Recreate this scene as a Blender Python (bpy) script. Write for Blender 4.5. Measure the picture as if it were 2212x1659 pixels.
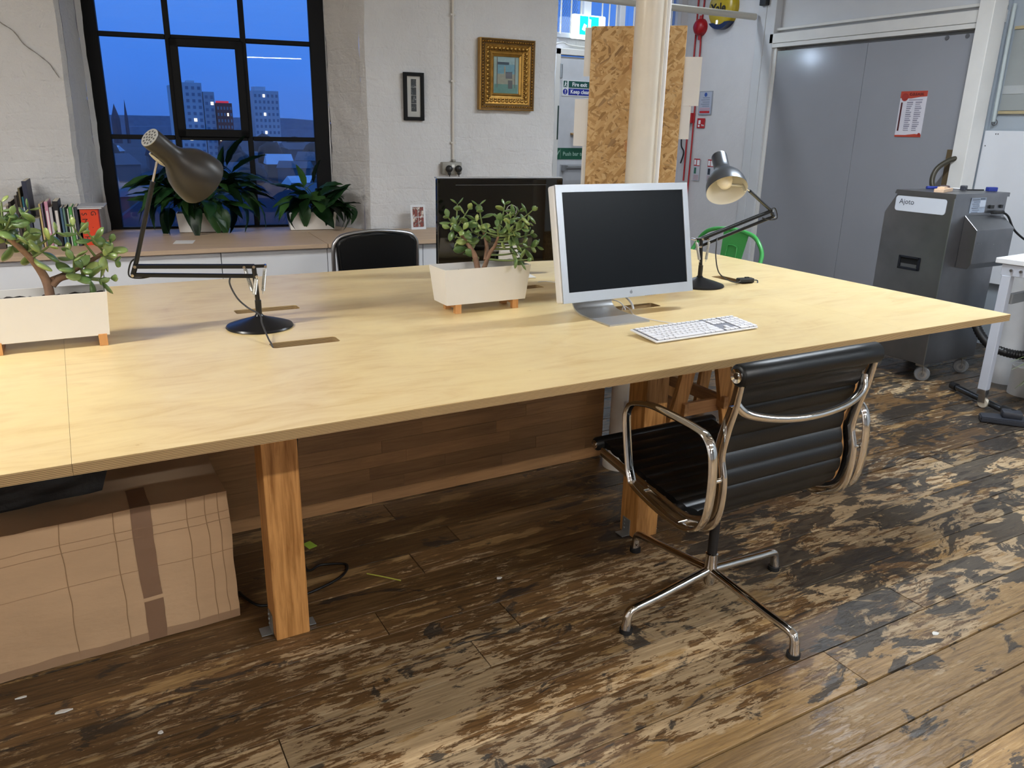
import bpy, bmesh, math, random
from mathutils import Vector, Matrix, noise
random.seed(7)
S = bpy.context.scene
for o in list(bpy.data.objects): bpy.data.objects.remove(o)
C = S.collection
# ------------------------------------------------------------------ camera
yaw, pitch, roll = 0.51408, -0.31416, 0.021452
F = Vector((math.sin(yaw)*math.cos(pitch), math.cos(yaw)*math.cos(pitch), math.sin(pitch)))
R0 = Vector((math.cos(yaw), -math.sin(yaw), 0)); U0 = R0.cross(F)
Rv = math.cos(roll)*R0 + math.sin(roll)*U0; Uv = -math.sin(roll)*R0 + math.cos(roll)*U0
cam = bpy.data.cameras.new('camera'); cam.sensor_width = 36; cam.lens = 1701.54/2212*36
cam.clip_start = .05; cam.clip_end = 3000
co = bpy.data.objects.new('camera', cam); C.objects.link(co)
mw = Matrix.Identity(4)
for i in range(3):
    mw[i][0] = Rv[i]; mw[i][1] = Uv[i]; mw[i][2] = -F[i]
mw.translation = Vector((0.05005, -1.56373, 1.34791)); co.matrix_world = mw
S.camera = co
# ------------------------------------------------------------------ view, world
S.view_settings.view_transform = 'Standard'; S.view_settings.look = 'None'
S.view_settings.exposure = 0.30; S.view_settings.gamma = 1; S.view_settings.use_curve_mapping = False
W = bpy.data.worlds.new('dusk_sky'); S.world = W; W.use_nodes = True
nt = W.node_tree; nt.nodes.clear()
def NN(nt, t, **k):
    n = nt.nodes.new(t)
    for a, b in k.items(): setattr(n, a, b)
    return n
tc = NN(nt, 'ShaderNodeTexCoord'); sx = NN(nt, 'ShaderNodeSeparateXYZ'); cr = NN(nt, 'ShaderNodeValToRGB')
bg = NN(nt, 'ShaderNodeBackground'); wo = NN(nt, 'ShaderNodeOutputWorld'); nz = NN(nt, 'ShaderNodeTexNoise')
ad = NN(nt, 'ShaderNodeMath', operation='MULTIPLY_ADD')
mp = NN(nt, 'ShaderNodeMapping'); mp.inputs['Scale'].default_value = (1, 1, 4)
nz.inputs['Scale'].default_value = 2.2; nz.inputs['Detail'].default_value = 5
L = nt.links.new
L(tc.outputs['Generated'], sx.inputs[0]); L(tc.outputs['Generated'], mp.inputs[0]); L(mp.outputs[0], nz.inputs['Vector'])
L(nz.outputs['Fac'], ad.inputs[0]); ad.inputs[1].default_value = .10; L(sx.outputs['Z'], ad.inputs[2])
L(ad.outputs[0], cr.inputs[0]); L(cr.outputs[0], bg.inputs[0]); L(bg.outputs[0], wo.inputs[0])
e = cr.color_ramp.elements
e[0].position = 0.0; e[0].color = (.042, .150, .56, 1)
e[1].position = 1.0; e[1].color = (.10, .27, .80, 1)
x = e.new(.10); x.color = (.060, .225, .82, 1)
x = e.new(.28); x.color = (.085, .30, .96, 1)
bg.inputs[1].default_value = .84
# ------------------------------------------------------------------ ceiling lamps (the room's strip lights)
def strip(name, x, y, z, lx, power, col, rz=0):
    l = bpy.data.lights.new(name, 'AREA'); l.shape = 'RECTANGLE'; l.size = lx; l.size_y = .09; l.energy = power; l.color = col
    o = bpy.data.objects.new(name, l); C.objects.link(o); o.location = (x, y, z); o.rotation_euler = (0, 0, rz)
WARM = (1, .968, .915); NEU = (1, .98, .965); COOL = (.83, .915, 1)
LAMPS = [(-1.7, .55, 2.72, 1.5, 78, WARM), (3.5, .70, 2.72, 1.5, 62, COOL),
         (-2.65, -3.0, 2.72, 1.5, 62, WARM), (1.75, -3.0, 2.72, 1.5, 62, NEU), (4.2, -3.0, 2.72, 1.5, 70, COOL),
         (-3.3, -5.6, 2.72, 1.2, 45, NEU), (1.65, -5.6, 2.72, 1.5, 50, NEU), (4.2, -5.6, 2.72, 1.5, 45, COOL),
         (1.5, -8.1, 2.72, 1.5, 35, NEU), (-.55, -10.6, 2.72, 1.3, 30, COOL), (1.2, -10.6, 2.72, 1.3, 30, COOL),
         (4.1, 3.9, 2.72, 1.0, 10, COOL)]
for i, a in enumerate(LAMPS): strip('strip_light', *a)

# ------------------------------------------------------------------ helpers
def lin(c):
    if isinstance(c, str):
        c = [int(c[i:i+2], 16)/255 for i in (0, 2, 4)]
    return tuple((v/12.92 if v <= .04045 else ((v+.055)/1.055)**2.4) for v in c)
MATS = {}
def base(name):
    m = bpy.data.materials.new(name); m.use_nodes = True; nt = m.node_tree
    return m, nt, nt.nodes['Principled BSDF']
def coords(nt, stretch=(1, 1, 1), world=False):
    if world: g = NN(nt, 'ShaderNodeNewGeometry'); out = g.outputs['Position']
    else: g = NN(nt, 'ShaderNodeTexCoord'); out = g.outputs['Object']
    mp = NN(nt, 'ShaderNodeMapping'); mp.inputs['Scale'].default_value = stretch
    nt.links.new(out, mp.inputs[0]); return mp.outputs[0]
def noise_n(nt, vec, scale, detail=4, rough=.55, dist=0):
    n = NN(nt, 'ShaderNodeTexNoise'); n.inputs['Scale'].default_value = scale; n.inputs['Detail'].default_value = detail
    n.inputs['Roughness'].default_value = rough; n.inputs['Distortion'].default_value = dist
    nt.links.new(vec, n.inputs['Vector']); return n.outputs['Fac']
def ramp(nt, fac, stops):
    r = NN(nt, 'ShaderNodeValToRGB'); nt.links.new(fac, r.inputs[0]); e = r.color_ramp.elements
    e[0].position, e[0].color = stops[0][0], (*stops[0][1], 1); e[1].position, e[1].color = stops[-1][0], (*stops[-1][1], 1)
    for p, c in stops[1:-1]: q = e.new(p); q.color = (*c, 1)
    return r.outputs[0]
def g3(v): return (v, v, v)
def mix(nt, fac, a, b, mode='MIX'):
    m = NN(nt, 'ShaderNodeMix', data_type='RGBA', blend_type=mode)
    for i, v in ((0, fac), (6, a), (7, b)):
        if isinstance(v, (int, float)): m.inputs[i].default_value = v
        elif isinstance(v, tuple): m.inputs[i].default_value = (*v, 1)
        else: nt.links.new(v, m.inputs[i])
    return m.outputs[2]
def bump(nt, bs, h, strength, dist=.01):
    b = NN(nt, 'ShaderNodeBump'); b.inputs['Strength'].default_value = strength; b.inputs['Distance'].default_value = dist
    nt.links.new(h, b.inputs['Height']); nt.links.new(b.outputs[0], bs.inputs['Normal'])
def M(name, col, rough=.5, metal=0, var=.05, scale=9, bs=0, bscale=80, stretch=(1, 1, 1), coat=0, spec=None, trans=0):
    if name in MATS: return MATS[name]
    m, nt, b = base(name); c = lin(col); v = coords(nt, stretch)
    f = noise_n(nt, v, scale)
    nt.links.new(ramp(nt, f, [(.3, tuple(x*(1-var) for x in c)), (.7, tuple(min(1, x*(1+var)) for x in c))]), b.inputs['Base Color'])
    b.inputs['Roughness'].default_value = rough; b.inputs['Metallic'].default_value = metal
    if coat: b.inputs['Coat Weight'].default_value = coat; b.inputs['Coat Roughness'].default_value = .08
    if spec is not None: b.inputs['Specular IOR Level'].default_value = spec
    if bs: bump(nt, b, noise_n(nt, v, bscale, 5), bs, .004)
    MATS[name] = m; return m
def EM(name, col, strength):
    m, nt, b = base(name); b.inputs['Base Color'].default_value = (*lin(col), 1)
    b.inputs['Emission Color'].default_value = (*lin(col), 1); b.inputs['Emission Strength'].default_value = strength
    MATS[name] = m; return m
def wood(name, c1, c2, axis=0, scale=6, rough=.5, bs=.1, per_obj=0, contrast=(.3, .7)):
    if name in MATS: return MATS[name]
    m, nt, b = base(name); st = [14, 14, 14]; st[axis] = 1
    v = coords(nt, tuple(st))
    if per_obj:
        oi = NN(nt, 'ShaderNodeObjectInfo'); va = NN(nt, 'ShaderNodeVectorMath', operation='MULTIPLY_ADD')
        nt.links.new(oi.outputs['Random'], va.inputs[0]); va.inputs[1].default_value = (37, 23, 51); nt.links.new(v, va.inputs[2]); v = va.outputs[0]
    f = noise_n(nt, v, scale, 6, .6, .6)
    col = ramp(nt, f, [(contrast[0], lin(c1)), (contrast[1], lin(c2))])
    if per_obj:
        hv = NN(nt, 'ShaderNodeHueSaturation'); mr = NN(nt, 'ShaderNodeMapRange'); nt.links.new(oi.outputs['Random'], mr.inputs[0])
        mr.inputs[3].default_value = 1-per_obj; mr.inputs[4].default_value = 1+per_obj
        nt.links.new(mr.outputs[0], hv.inputs['Value']); nt.links.new(col, hv.inputs['Color']); col = hv.outputs[0]
    nt.links.new(col, b.inputs['Base Color']); b.inputs['Roughness'].default_value = rough
    if bs: bump(nt, b, f, bs, .002)
    MATS[name] = m; return m

def rotz(a): return Matrix.Rotation(a, 3, 'Z')
class MB:
    def __init__(s): s.b = bmesh.new()
    def box(s, c, d, rot=None, bev=0, seg=2, taper=None):
        r = bmesh.ops.create_cube(s.b, size=1); vs = r['verts']
        for v in vs:
            p = Vector((v.co.x*d[0], v.co.y*d[1], v.co.z*d[2]))
            if taper and v.co.z > 0: p.x *= taper[0]; p.y *= taper[1]
            v.co = p
        if bev:
            es = list({e for v in vs for e in v.link_edges})
            r = bmesh.ops.bevel(s.b, geom=es, offset=bev, segments=seg, affect='EDGES', profile=.5)
            vs = list({v for f in r['faces'] for v in f.verts} | {v for v in vs if v.is_valid})
        for v in vs:
            p = v.co
            if rot is not None: p = rot @ p
            v.co = p + Vector(c)
        return s
    def sweep(s, pts, sec, binv=None, closed=False, caps=True, scales=None):
        pts = [Vector(p) for p in pts]; n = len(pts); rings = []
        ref = Vector(binv) if binv is not None else None; prev = None
        for i, p in enumerate(pts):
            if closed: t = pts[(i+1) % n]-pts[i-1]
            else: t = pts[min(i+1, n-1)]-pts[max(i-1, 0)]
            if t.length < 1e-9: t = Vector((0, 0, 1))
            t.normalize()
            if ref is not None: bn = (ref - t*ref.dot(t)).normalized()
            else:
                if prev is None: prev = Vector((0, 0, 1)) if abs(t.z) < .9 else Vector((1, 0, 0))
                bn = (prev - t*prev.dot(t))
                bn = bn.normalized() if bn.length > 1e-6 else t.orthogonal().normalized()
                prev = bn
            nn = t.cross(bn); k = scales[i] if scales else 1
            rings.append([s.b.verts.new(p + bn*(a*k) + nn*(c*k)) for a, c in sec])
        m = len(sec)
        for i in range(n if closed else n-1):
            A, B = rings[i], rings[(i+1) % n]
            for j in range(m): s.b.faces.new((A[j], A[(j+1) % m], B[(j+1) % m], B[j]))
        if caps and not closed:
            s.b.faces.new(rings[0][::-1]); s.b.faces.new(rings[-1])
        return s
    def tube(s, pts, r, seg=8, closed=False, caps=True, scales=None):
        return s.sweep(pts, [(r*math.cos(2*math.pi*k/seg), r*math.sin(2*math.pi*k/seg)) for k in range(seg)], None, closed, caps, scales)
    def cyl(s, a, b, r0, r1=None, seg=20, caps=True):
        r1 = r0 if r1 is None else r1
        return s.tube([a, b], 1, seg, False, caps, [r0, r1])
    def lathe(s, prof, a=(0, 0, 0), ax=(0, 0, 1), seg=32, cap=False):
        # prof: (radius, distance along axis)
        a = Vector(a); ax = Vector(ax).normalized(); u = ax.orthogonal().normalized(); w = ax.cross(u); rings = []
        for r, h in prof:
            if r < 1e-6: rings.append([s.b.verts.new(a+ax*h)]); continue
            rings.append([s.b.verts.new(a+ax*h+(u*math.cos(2*math.pi*k/seg)+w*math.sin(2*math.pi*k/seg))*r) for k in range(seg)])
        for A, B in zip(rings, rings[1:]):
            for k in range(seg):
                q = (k+1) % seg
                if len(A) == 1 and len(B) == 1: continue
                if len(A) == 1: s.b.faces.new((A[0], B[q], B[k]))
                elif len(B) == 1: s.b.faces.new((A[k], A[q], B[0]))
                else: s.b.faces.new((A[k], A[q], B[q], B[k]))
        return s
    def prism(s, poly, ext):
        # poly: list of 3D points (planar), ext: extrusion vector
        A = [s.b.verts.new(Vector(p)) for p in poly]; B = [s.b.verts.new(Vector(p)+Vector(ext)) for p in poly]
        n = len(A); s.b.faces.new(A[::-1]); s.b.faces.new(B)
        for i in range(n): s.b.faces.new((A[i], A[(i+1) % n], B[(i+1) % n], B[i]))
        return s
    def grid(s, fn, nu, nv):
        V = [[s.b.verts.new(fn(i/nu, j/nv)) for j in range(nv+1)] for i in range(nu+1)]
        for i in range(nu):
            for j in range(nv): s.b.faces.new((V[i][j], V[i+1][j], V[i+1][j+1], V[i][j+1]))
        return s
    def plate(s, xs, ys, holes, z0, z1):
        nx, ny = len(xs)-1, len(ys)-1
        def solid(i, j):
            if i < 0 or j < 0 or i >= nx or j >= ny: return False
            cx, cy = (xs[i]+xs[i+1])/2, (ys[j]+ys[j+1])/2
            return not any(h[0] < cx < h[1] and h[2] < cy < h[3] for h in holes)
        vt = {}
        def V(i, j, z):
            k = (i, j, z)
            if k not in vt: vt[k] = s.b.verts.new((xs[i], ys[j], z))
            return vt[k]
        for i in range(nx):
            for j in range(ny):
                if not solid(i, j): continue
                s.b.faces.new((V(i, j, z1), V(i+1, j, z1), V(i+1, j+1, z1), V(i, j+1, z1)))
                s.b.faces.new((V(i, j, z0), V(i, j+1, z0), V(i+1, j+1, z0), V(i+1, j, z0)))
                for (di, dj, a, b) in ((0, -1, (i, j), (i+1, j)), (1, 0, (i+1, j), (i+1, j+1)), (0, 1, (i+1, j+1), (i, j+1)), (-1, 0, (i, j+1), (i, j))):
                    if not solid(i+di, j+dj): s.b.faces.new((V(*a, z0), V(*b, z0), V(*b, z1), V(*a, z1)))
        return s
    def slab(s, x0, x1, y0, y1, slots, z0, z1, r=.012):
        # sheet with round-ended slots cut through
        loops = [[(x0, y0), (x1, y0), (x1, y1), (x0, y1)]]
        for a, b, c, d in slots:
            q = []
            for cx, cy, a0 in ((b-r, d-r, 0), (a+r, d-r, 90), (a+r, c+r, 180), (b-r, c+r, 270)):
                for k in range(5): t = math.radians(a0+22.5*k); q.append((cx+r*math.cos(t), cy+r*math.sin(t)))
            loops.append(q)
        es = []; rings = []
        for lp in loops:
            vs = [s.b.verts.new((x, y, z1)) for x, y in lp]; rings.append(vs)
            for i in range(len(vs)): es.append(s.b.edges.new((vs[i], vs[(i+1) % len(vs)])))
        g = bmesh.ops.triangle_fill(s.b, use_beauty=True, use_dissolve=False, edges=es)
        fs = [f for f in g['geom'] if isinstance(f, bmesh.types.BMFace)]
        ex = bmesh.ops.extrude_face_region(s.b, geom=fs)
        bmesh.ops.translate(s.b, vec=(0, 0, z0-z1), verts=[v for v in ex['geom'] if isinstance(v, bmesh.types.BMVert)])
        return s
    def text(s, txt, size, mtx, ext=.0004, bold=False, align='LEFT', sx=1):
        cu = bpy.data.curves.new('t', 'FONT'); cu.body = txt; cu.size = size; cu.extrude = ext; cu.align_x = align
        cu.resolution_u = 3
        if bold: cu.offset = size*.018
        o = bpy.data.objects.new('t', cu); C.objects.link(o)
        me = bpy.data.meshes.new_from_object(o); bpy.data.objects.remove(o)
        me.transform(Matrix.Diagonal((sx, 1, 1, 1))); me.transform(mtx); s.b.from_mesh(me); bpy.data.meshes.remove(me)
        return s
    def xf(s, m):
        bmesh.ops.transform(s.b, matrix=m, verts=s.b.verts); return s
    def build(s, name, mat, parent=None, smooth=None, world=True):
        bmesh.ops.recalc_face_normals(s.b, faces=s.b.faces)
        me = bpy.data.meshes.new(name)
        if parent is not None:
            off = WORLD(parent)
            if world: bmesh.ops.transform(s.b, matrix=off.inverted(), verts=s.b.verts)
            s.b.to_mesh(me); o = bpy.data.objects.new(name, me); o.parent = parent
        else:
            vs = [v.co for v in s.b.verts]
            lo = Vector([min(v[i] for v in vs) for i in range(3)]); hi = Vector([max(v[i] for v in vs) for i in range(3)])
            c = Vector(((lo.x+hi.x)/2, (lo.y+hi.y)/2, lo.z))
            if not name.startswith(('wall', 'floor', 'ceiling', 'trim', 'baseboard')):
                bmesh.ops.translate(s.b, vec=-c, verts=s.b.verts)
            else: c = Vector((0, 0, 0))
            s.b.to_mesh(me); o = bpy.data.objects.new(name, me); o.location = c
        s.b.free(); me.materials.append(mat)
        if smooth:
            for p in me.polygons: p.use_smooth = True
            me.set_sharp_from_angle(angle=math.radians(smooth if smooth > 1 else 40))
        C.objects.link(o); return o
def WORLD(o):
    m = Matrix.Translation(o.location) @ o.rotation_euler.to_matrix().to_4x4() @ Matrix.Diagonal((*o.scale, 1))
    return (WORLD(o.parent) @ m) if o.parent else m
def thing(name, label, cat, loc=(0, 0, 0), rz=0, group=None, kind=None):
    o = bpy.data.objects.new(name, None); C.objects.link(o); o.location = loc; o.rotation_euler = (0, 0, rz); o.empty_display_size = .05
    if label: o['label'] = label
    if cat: o['category'] = cat
    if group: o['group'] = group
    if kind: o['kind'] = kind
    return o
def tag(o, label, cat, group=None, kind=None):
    o['label'] = label; o['category'] = cat
    if group: o['group'] = group
    if kind: o['kind'] = kind
    return o
def cr3(pts, n=6, closed=False):
    P = [Vector(p) for p in pts]; out = []; m = len(P)
    for i in range(m if closed else m-1):
        if closed: a, b, c, d = P[i-1], P[i], P[(i+1) % m], P[(i+2) % m]
        else: a, b, c, d = P[max(i-1, 0)], P[i], P[i+1], P[min(i+2, m-1)]
        for k in range(n):
            t = k/n; out.append(.5*((2*b)+(c-a)*t+(2*a-5*b+4*c-d)*t*t+(3*b-a-3*c+d)*t**3))
    if not closed: out.append(P[-1])
    return out
def MX(x, y, z, ox):
    # matrix with columns x,y,z axes and origin
    m = Matrix.Identity(4)
    for i in range(3): m[i][0] = x[i]; m[i][1] = y[i]; m[i][2] = z[i]
    m.translation = Vector(ox); return m
def rsec(w, h, b=.25):
    # rounded rectangle section, w along binormal, h along normal
    a, c = w/2, h/2; r = min(a, c)*b*2
    return [(a-r, -c), (a, -c+r), (a, c-r), (a-r, c), (-a+r, c), (-a, c-r), (-a, -c+r), (-a+r, -c)]
# ------------------------------------------------------------------ materials
def floor_mat():
    m, nt, b = base('old_floorboards')
    gm = NN(nt, 'ShaderNodeNewGeometry'); oi = NN(nt, 'ShaderNodeObjectInfo')
    def vec(st, k):
        mp = NN(nt, 'ShaderNodeMapping'); mp.inputs['Scale'].default_value = st; nt.links.new(gm.outputs['Position'], mp.inputs[0])
        va = NN(nt, 'ShaderNodeVectorMath', operation='MULTIPLY_ADD'); nt.links.new(oi.outputs['Random'], va.inputs[0]); va.inputs[1].default_value = (k*31, k*17, k*7)
        nt.links.new(mp.outputs[0], va.inputs[2]); return va.outputs[0]
    sp = NN(nt, 'ShaderNodeSeparateXYZ'); nt.links.new(gm.outputs['Position'], sp.inputs[0])
    def mr(src, a, c, lo, hi):
        n = NN(nt, 'ShaderNodeMapRange', interpolation_type='SMOOTHSTEP'); nt.links.new(src, n.inputs[0])
        for i, v in enumerate((a, c, lo, hi)): n.inputs[i+1].default_value = v
        return n.outputs[0]
    def mth(op, a, c):
        n = NN(nt, 'ShaderNodeMath', operation=op)
        for i, v in enumerate((a, c)):
            if isinstance(v, (int, float)): n.inputs[i].default_value = v
            else: nt.links.new(v, n.inputs[i])
        return n.outputs[0]
    big = noise_n(nt, vec((1.6, 2.4, 1), 0), 1.3, 3)
    grain = noise_n(nt, vec((1.5, 26, 6), 1), 4, 6, .62, .8)
    fine = noise_n(nt, vec((4, 60, 8), 1), 9, 4)
    # brown varnish
    varn = ramp(nt, grain, [(.3, lin('3b2d1d')), (.5, lin('62492d')), (.72, lin('7d6140'))])
    bare = ramp(nt, grain, [(.3, lin('8a7558')), (.55, lin('ac9573')), (.75, lin('c3ae8c'))])
    honey = ramp(nt, grain, [(.3, lin('705739')), (.55, lin('977a50')), (.75, lin('ad9269'))])
    soot = ramp(nt, fine, [(.3, lin('1c1b1b')), (.7, lin('38342f'))])
    # how far the varnish has worn (more where people walk, in front of the table)
    walk = mr(sp.outputs['Y'], .55, .05, -.10, .035)
    east = mr(sp.outputs['X'], 1.5, 2.6, 0, .06)
    walk = mth('ADD', walk, east)
    n1 = noise_n(nt, vec((2.2, 10, 4), .6), 6.2, 10, .74, .35)
    s1 = mth('ADD', mth('ADD', n1, walk), mth('MULTIPLY', mth('SUBTRACT', big, .5), .55))
    wear = ramp(nt, s1, [(.535, g3(0)), (.56, g3(.92))])
    col = mix(nt, wear, varn, bare)
    # honey boards at the front right
    n4 = noise_n(nt, vec((1.6, 6, 4), .8), 2.2, 8, .66)
    hz = mth('MULTIPLY', mr(sp.outputs['Y'], -.30, -.62, 0, .20), mr(sp.outputs['X'], .5, 1.3, 0, 1))
    hm = ramp(nt, mth('ADD', n4, hz), [(.575, g3(0)), (.615, g3(1))])
    col = mix(nt, hm, col, honey)
    # grime
    n2 = noise_n(nt, vec((1.5, 3.2, 4), .12), 3.1, 8, .66, .7)
    gz = mth('MULTIPLY', mr(sp.outputs['X'], 1.3, 2.1, 0, 1), mr(sp.outputs['Y'], -.62, -.32, .035, .105))
    gm2 = ramp(nt, mth('ADD', n2, gz), [(.585, g3(0)), (.615, g3(1))])
    col = mix(nt, mth('MULTIPLY', gm2, .88), col, soot)
    # scratches of bare wood over everything
    n3 = noise_n(nt, vec((3, 42, 5), .9), 3.3, 8, .7)
    sc = ramp(nt, n3, [(.635, g3(0)), (.655, g3(1))])
    col = mix(nt, mth('MULTIPLY', sc, .8), col, bare)
    # knots
    vo = NN(nt, 'ShaderNodeTexVoronoi'); vo.inputs['Scale'].default_value = 2.1; nt.links.new(vec((1, 3.4, 1), .4), vo.inputs['Vector'])
    kn = ramp(nt, vo.outputs['Distance'], [(.035, g3(1)), (.085, g3(0))])
    col = mix(nt, mth('MULTIPLY', kn, .8), col, lin('1f1711'))
    hv = NN(nt, 'ShaderNodeHueSaturation'); nt.links.new(col, hv.inputs['Color'])
    nt.links.new(mr(oi.outputs['Random'], 0, 1, .72, 1.2), hv.inputs['Value'])
    nt.links.new(hv.outputs[0], b.inputs['Base Color'])
    rg = ramp(nt, s1, [(.45, g3(.30)), (.56, g3(.55))]); nt.links.new(rg, b.inputs['Roughness'])
    h = mth('ADD', mth('MULTIPLY', grain, .5), mth('ADD', mth('MULTIPLY', fine, .3), mth('MULTIPLY', wear, -.35)))
    bump(nt, b, h, .45, .003)
    return m
FLOOR = floor_mat()
def wall_mat(name, c, bricks=True, bs=.5, rough=.75):
    m, nt, b = base(name); v = coords(nt, (1, 1, 1), True); c = lin(c)
    n1 = noise_n(nt, v, 2.2, 4); n2 = noise_n(nt, v, 34, 6, .65); n3 = noise_n(nt, v, 9, 5, .6, .5)
    col = ramp(nt, n1, [(.3, tuple(x*.93 for x in c)), (.7, tuple(x*1.03 for x in c))])
    ch = ramp(nt, noise_n(nt, v, 17, 8, .75), [(.715, g3(0)), (.735, g3(1))])
    col = mix(nt, ch, col, lin('8a8078'))
    nt.links.new(col, b.inputs['Base Color']); b.inputs['Roughness'].default_value = rough
    a = NN(nt, 'ShaderNodeMath', operation='MULTIPLY_ADD'); nt.links.new(n3, a.inputs[0]); a.inputs[1].default_value = 2.2; nt.links.new(n2, a.inputs[2])
    h = a.outputs[0]
    if bricks:
        sp = NN(nt, 'ShaderNodeSeparateXYZ'); nt.links.new(v, sp.inputs[0]); cb = NN(nt, 'ShaderNodeCombineXYZ')
        nt.links.new(sp.outputs['X'], cb.inputs[0]); nt.links.new(sp.outputs['Z'], cb.inputs[1])
        dv = NN(nt, 'ShaderNodeVectorMath', operation='MULTIPLY_ADD'); ns = NN(nt, 'ShaderNodeTexNoise'); ns.inputs['Scale'].default_value = 7; nt.links.new(v, ns.inputs['Vector'])
        nt.links.new(ns.outputs['Color'], dv.inputs[0]); dv.inputs[1].default_value = (.07, .05, 0); nt.links.new(cb.outputs[0], dv.inputs[2])
        br = NN(nt, 'ShaderNodeTexBrick'); nt.links.new(dv.outputs[0], br.inputs['Vector']); br.inputs['Scale'].default_value = 1
        br.inputs['Brick Width'].default_value = .235; br.inputs['Row Height'].default_value = .082; br.inputs['Mortar Size'].default_value = .008; br.inputs['Mortar Smooth'].default_value = .9
        br.inputs['Color1'].default_value = (1, 1, 1, 1); br.inputs['Color2'].default_value = (.8, .8, .8, 1); br.inputs['Mortar'].default_value = (0, 0, 0, 1)
        k = NN(nt, 'ShaderNodeMath', operation='MULTIPLY_ADD'); nt.links.new(br.outputs['Color'], k.inputs[0]); k.inputs[1].default_value = .16; nt.links.new(h, k.inputs[2]); h = k.outputs[0]
    bump(nt, b, h, bs, .010)
    return m
WALL = wall_mat('whitewashed_brick', 'cdcdce', True, .75); PLAST = wall_mat('white_painted_plaster', 'cfced0', False, .3)
WALLS = wall_mat('painted_panel_wall', 'c8cacd', False, .06, .5)
TOPW = None
def top_mat():
    m, nt, b = base('birch_plywood_face'); v = coords(nt, (1, 1, 1), True)
    st = coords(nt, (1.0, 3.6, 1), True)
    a = noise_n(nt, st, 3.6, 7, .62, 1.5); bb = noise_n(nt, v, 2.0, 5, .6, 1.6); f = noise_n(nt, coords(nt, (3, 70, 1), True), 8, 3)
    c = ramp(nt, a, [(.25, lin('cfb077')), (.5, lin('dec592')), (.75, lin('e6d1a0'))])
    c = mix(nt, ramp(nt, bb, [(.40, g3(0)), (.62, g3(.6))]), c, lin('e9d29a'))
    fl = ramp(nt, noise_n(nt, coords(nt, (1.4, 5, 1), True), 9, 6, .7, 1.2), [(.66, g3(0)), (.72, g3(.5))])
    c = mix(nt, fl, c, lin('b8945c'))
    oi = NN(nt, 'ShaderNodeObjectInfo')
    nt.links.new(c, b.inputs['Base Color']); b.inputs['Roughness'].default_value = .33
    b.inputs['Specular IOR Level'].default_value = .45
    bump(nt, b, f, .05, .001)
    return m
PLY = top_mat()
def edge_mat():
    m, nt, b = base('birch_plywood_edge'); g = NN(nt, 'ShaderNodeNewGeometry'); sp = NN(nt, 'ShaderNodeSeparateXYZ'); nt.links.new(g.outputs['Position'], sp.inputs[0])
    k = NN(nt, 'ShaderNodeMath', operation='MULTIPLY'); nt.links.new(sp.outputs['Z'], k.inputs[0]); k.inputs[1].default_value = 1/.0034
    fr_ = NN(nt, 'ShaderNodeMath', operation='FRACT'); nt.links.new(k.outputs[0], fr_.inputs[0])
    n = noise_n(nt, coords(nt, (3, 3, 200), True), 4, 4)
    c = ramp(nt, fr_.outputs[0], [(.0, lin('5a4328')), (.28, lin('6b5133')), (.38, lin('b89a6c')), (.85, lin('c4a777')), (1, lin('5a4328'))])
    c = mix(nt, ramp(nt, n, [(.3, g3(0)), (.75, g3(.4))]), c, lin('8a6c44'))
    nt.links.new(c, b.inputs['Base Color']); b.inputs['Roughness'].default_value = .6
    return m
PLYE = edge_mat()
PINE = wood('pine_post', '85541f', 'c48d50', 2, 5, .5, .15, contrast=(.28, .62))
PINEH = wood('pine_rail', 'a8754a', 'c69460', 0, 5, .55, .1)
PINEY = wood('pine_rail_y', '9a6c42', 'b98a58', 1, 5, .55, .1)
STAVE = wood('parquet_stave', '8a6440', 'a67c50', 0, 5, .5, .08, per_obj=.22)
BAMBOO = wood('bamboo_foot', 'c98f55', 'dba56b', 2, 6, .45, .05)
SHELFW = wood('sideboard_top_oak', 'b59c82', 'c6ae94', 0, 4, .5, .05)
STEEL_BLK = M('black_window_steel', '07080b', .6, 0, .1, bs=.2, spec=.2)
WPLA = M('white_powder_coat', 'e6e4e0', .42, 0, .02)
WLAM = M('white_laminate', 'e4e7ec', .4, 0, .01)
WPAINT = M('white_gloss_paint', 'd6d5d2', .35, 0, .03, bs=.15, bscale=40)
BLACKM = M('black_enamel', '101012', .28, 0, .1)
BLACKP = M('black_plastic', '121214', .45, 0, .08)
RUBBER = M('black_rubber', '0e0e0f', .7, 0, .08)
LEATHER = M('black_leather', '0a0c0e', .38, 0, .05, bs=.08, bscale=300, spec=.4)
CHROME = M('polished_aluminium', 'd9d6d2', .10, 1, .03)
SILVER = M('silver_steel', 'a9aaac', .3, 1, .05)
SPRING = M('bright_spring_steel', 'dcdcd8', .3, .6, .05)
ALU = M('anodised_aluminium', 'b9bcc0', .38, .75, .02)
ALUSIDE = M('white_monitor_side', 'dedfe2', .4, 0, .02)
SOIL = M('dark_soil', '1a1410', .95, 0, .5, 60, bs=1, bscale=120)
BARK = M('jade_bark', '8a6b55', .75, 0, .2, 40, bs=.5, bscale=120)
PAPER = M('white_paper', 'dcdcdc', .8, 0, .02)
GLASSM = None
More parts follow.
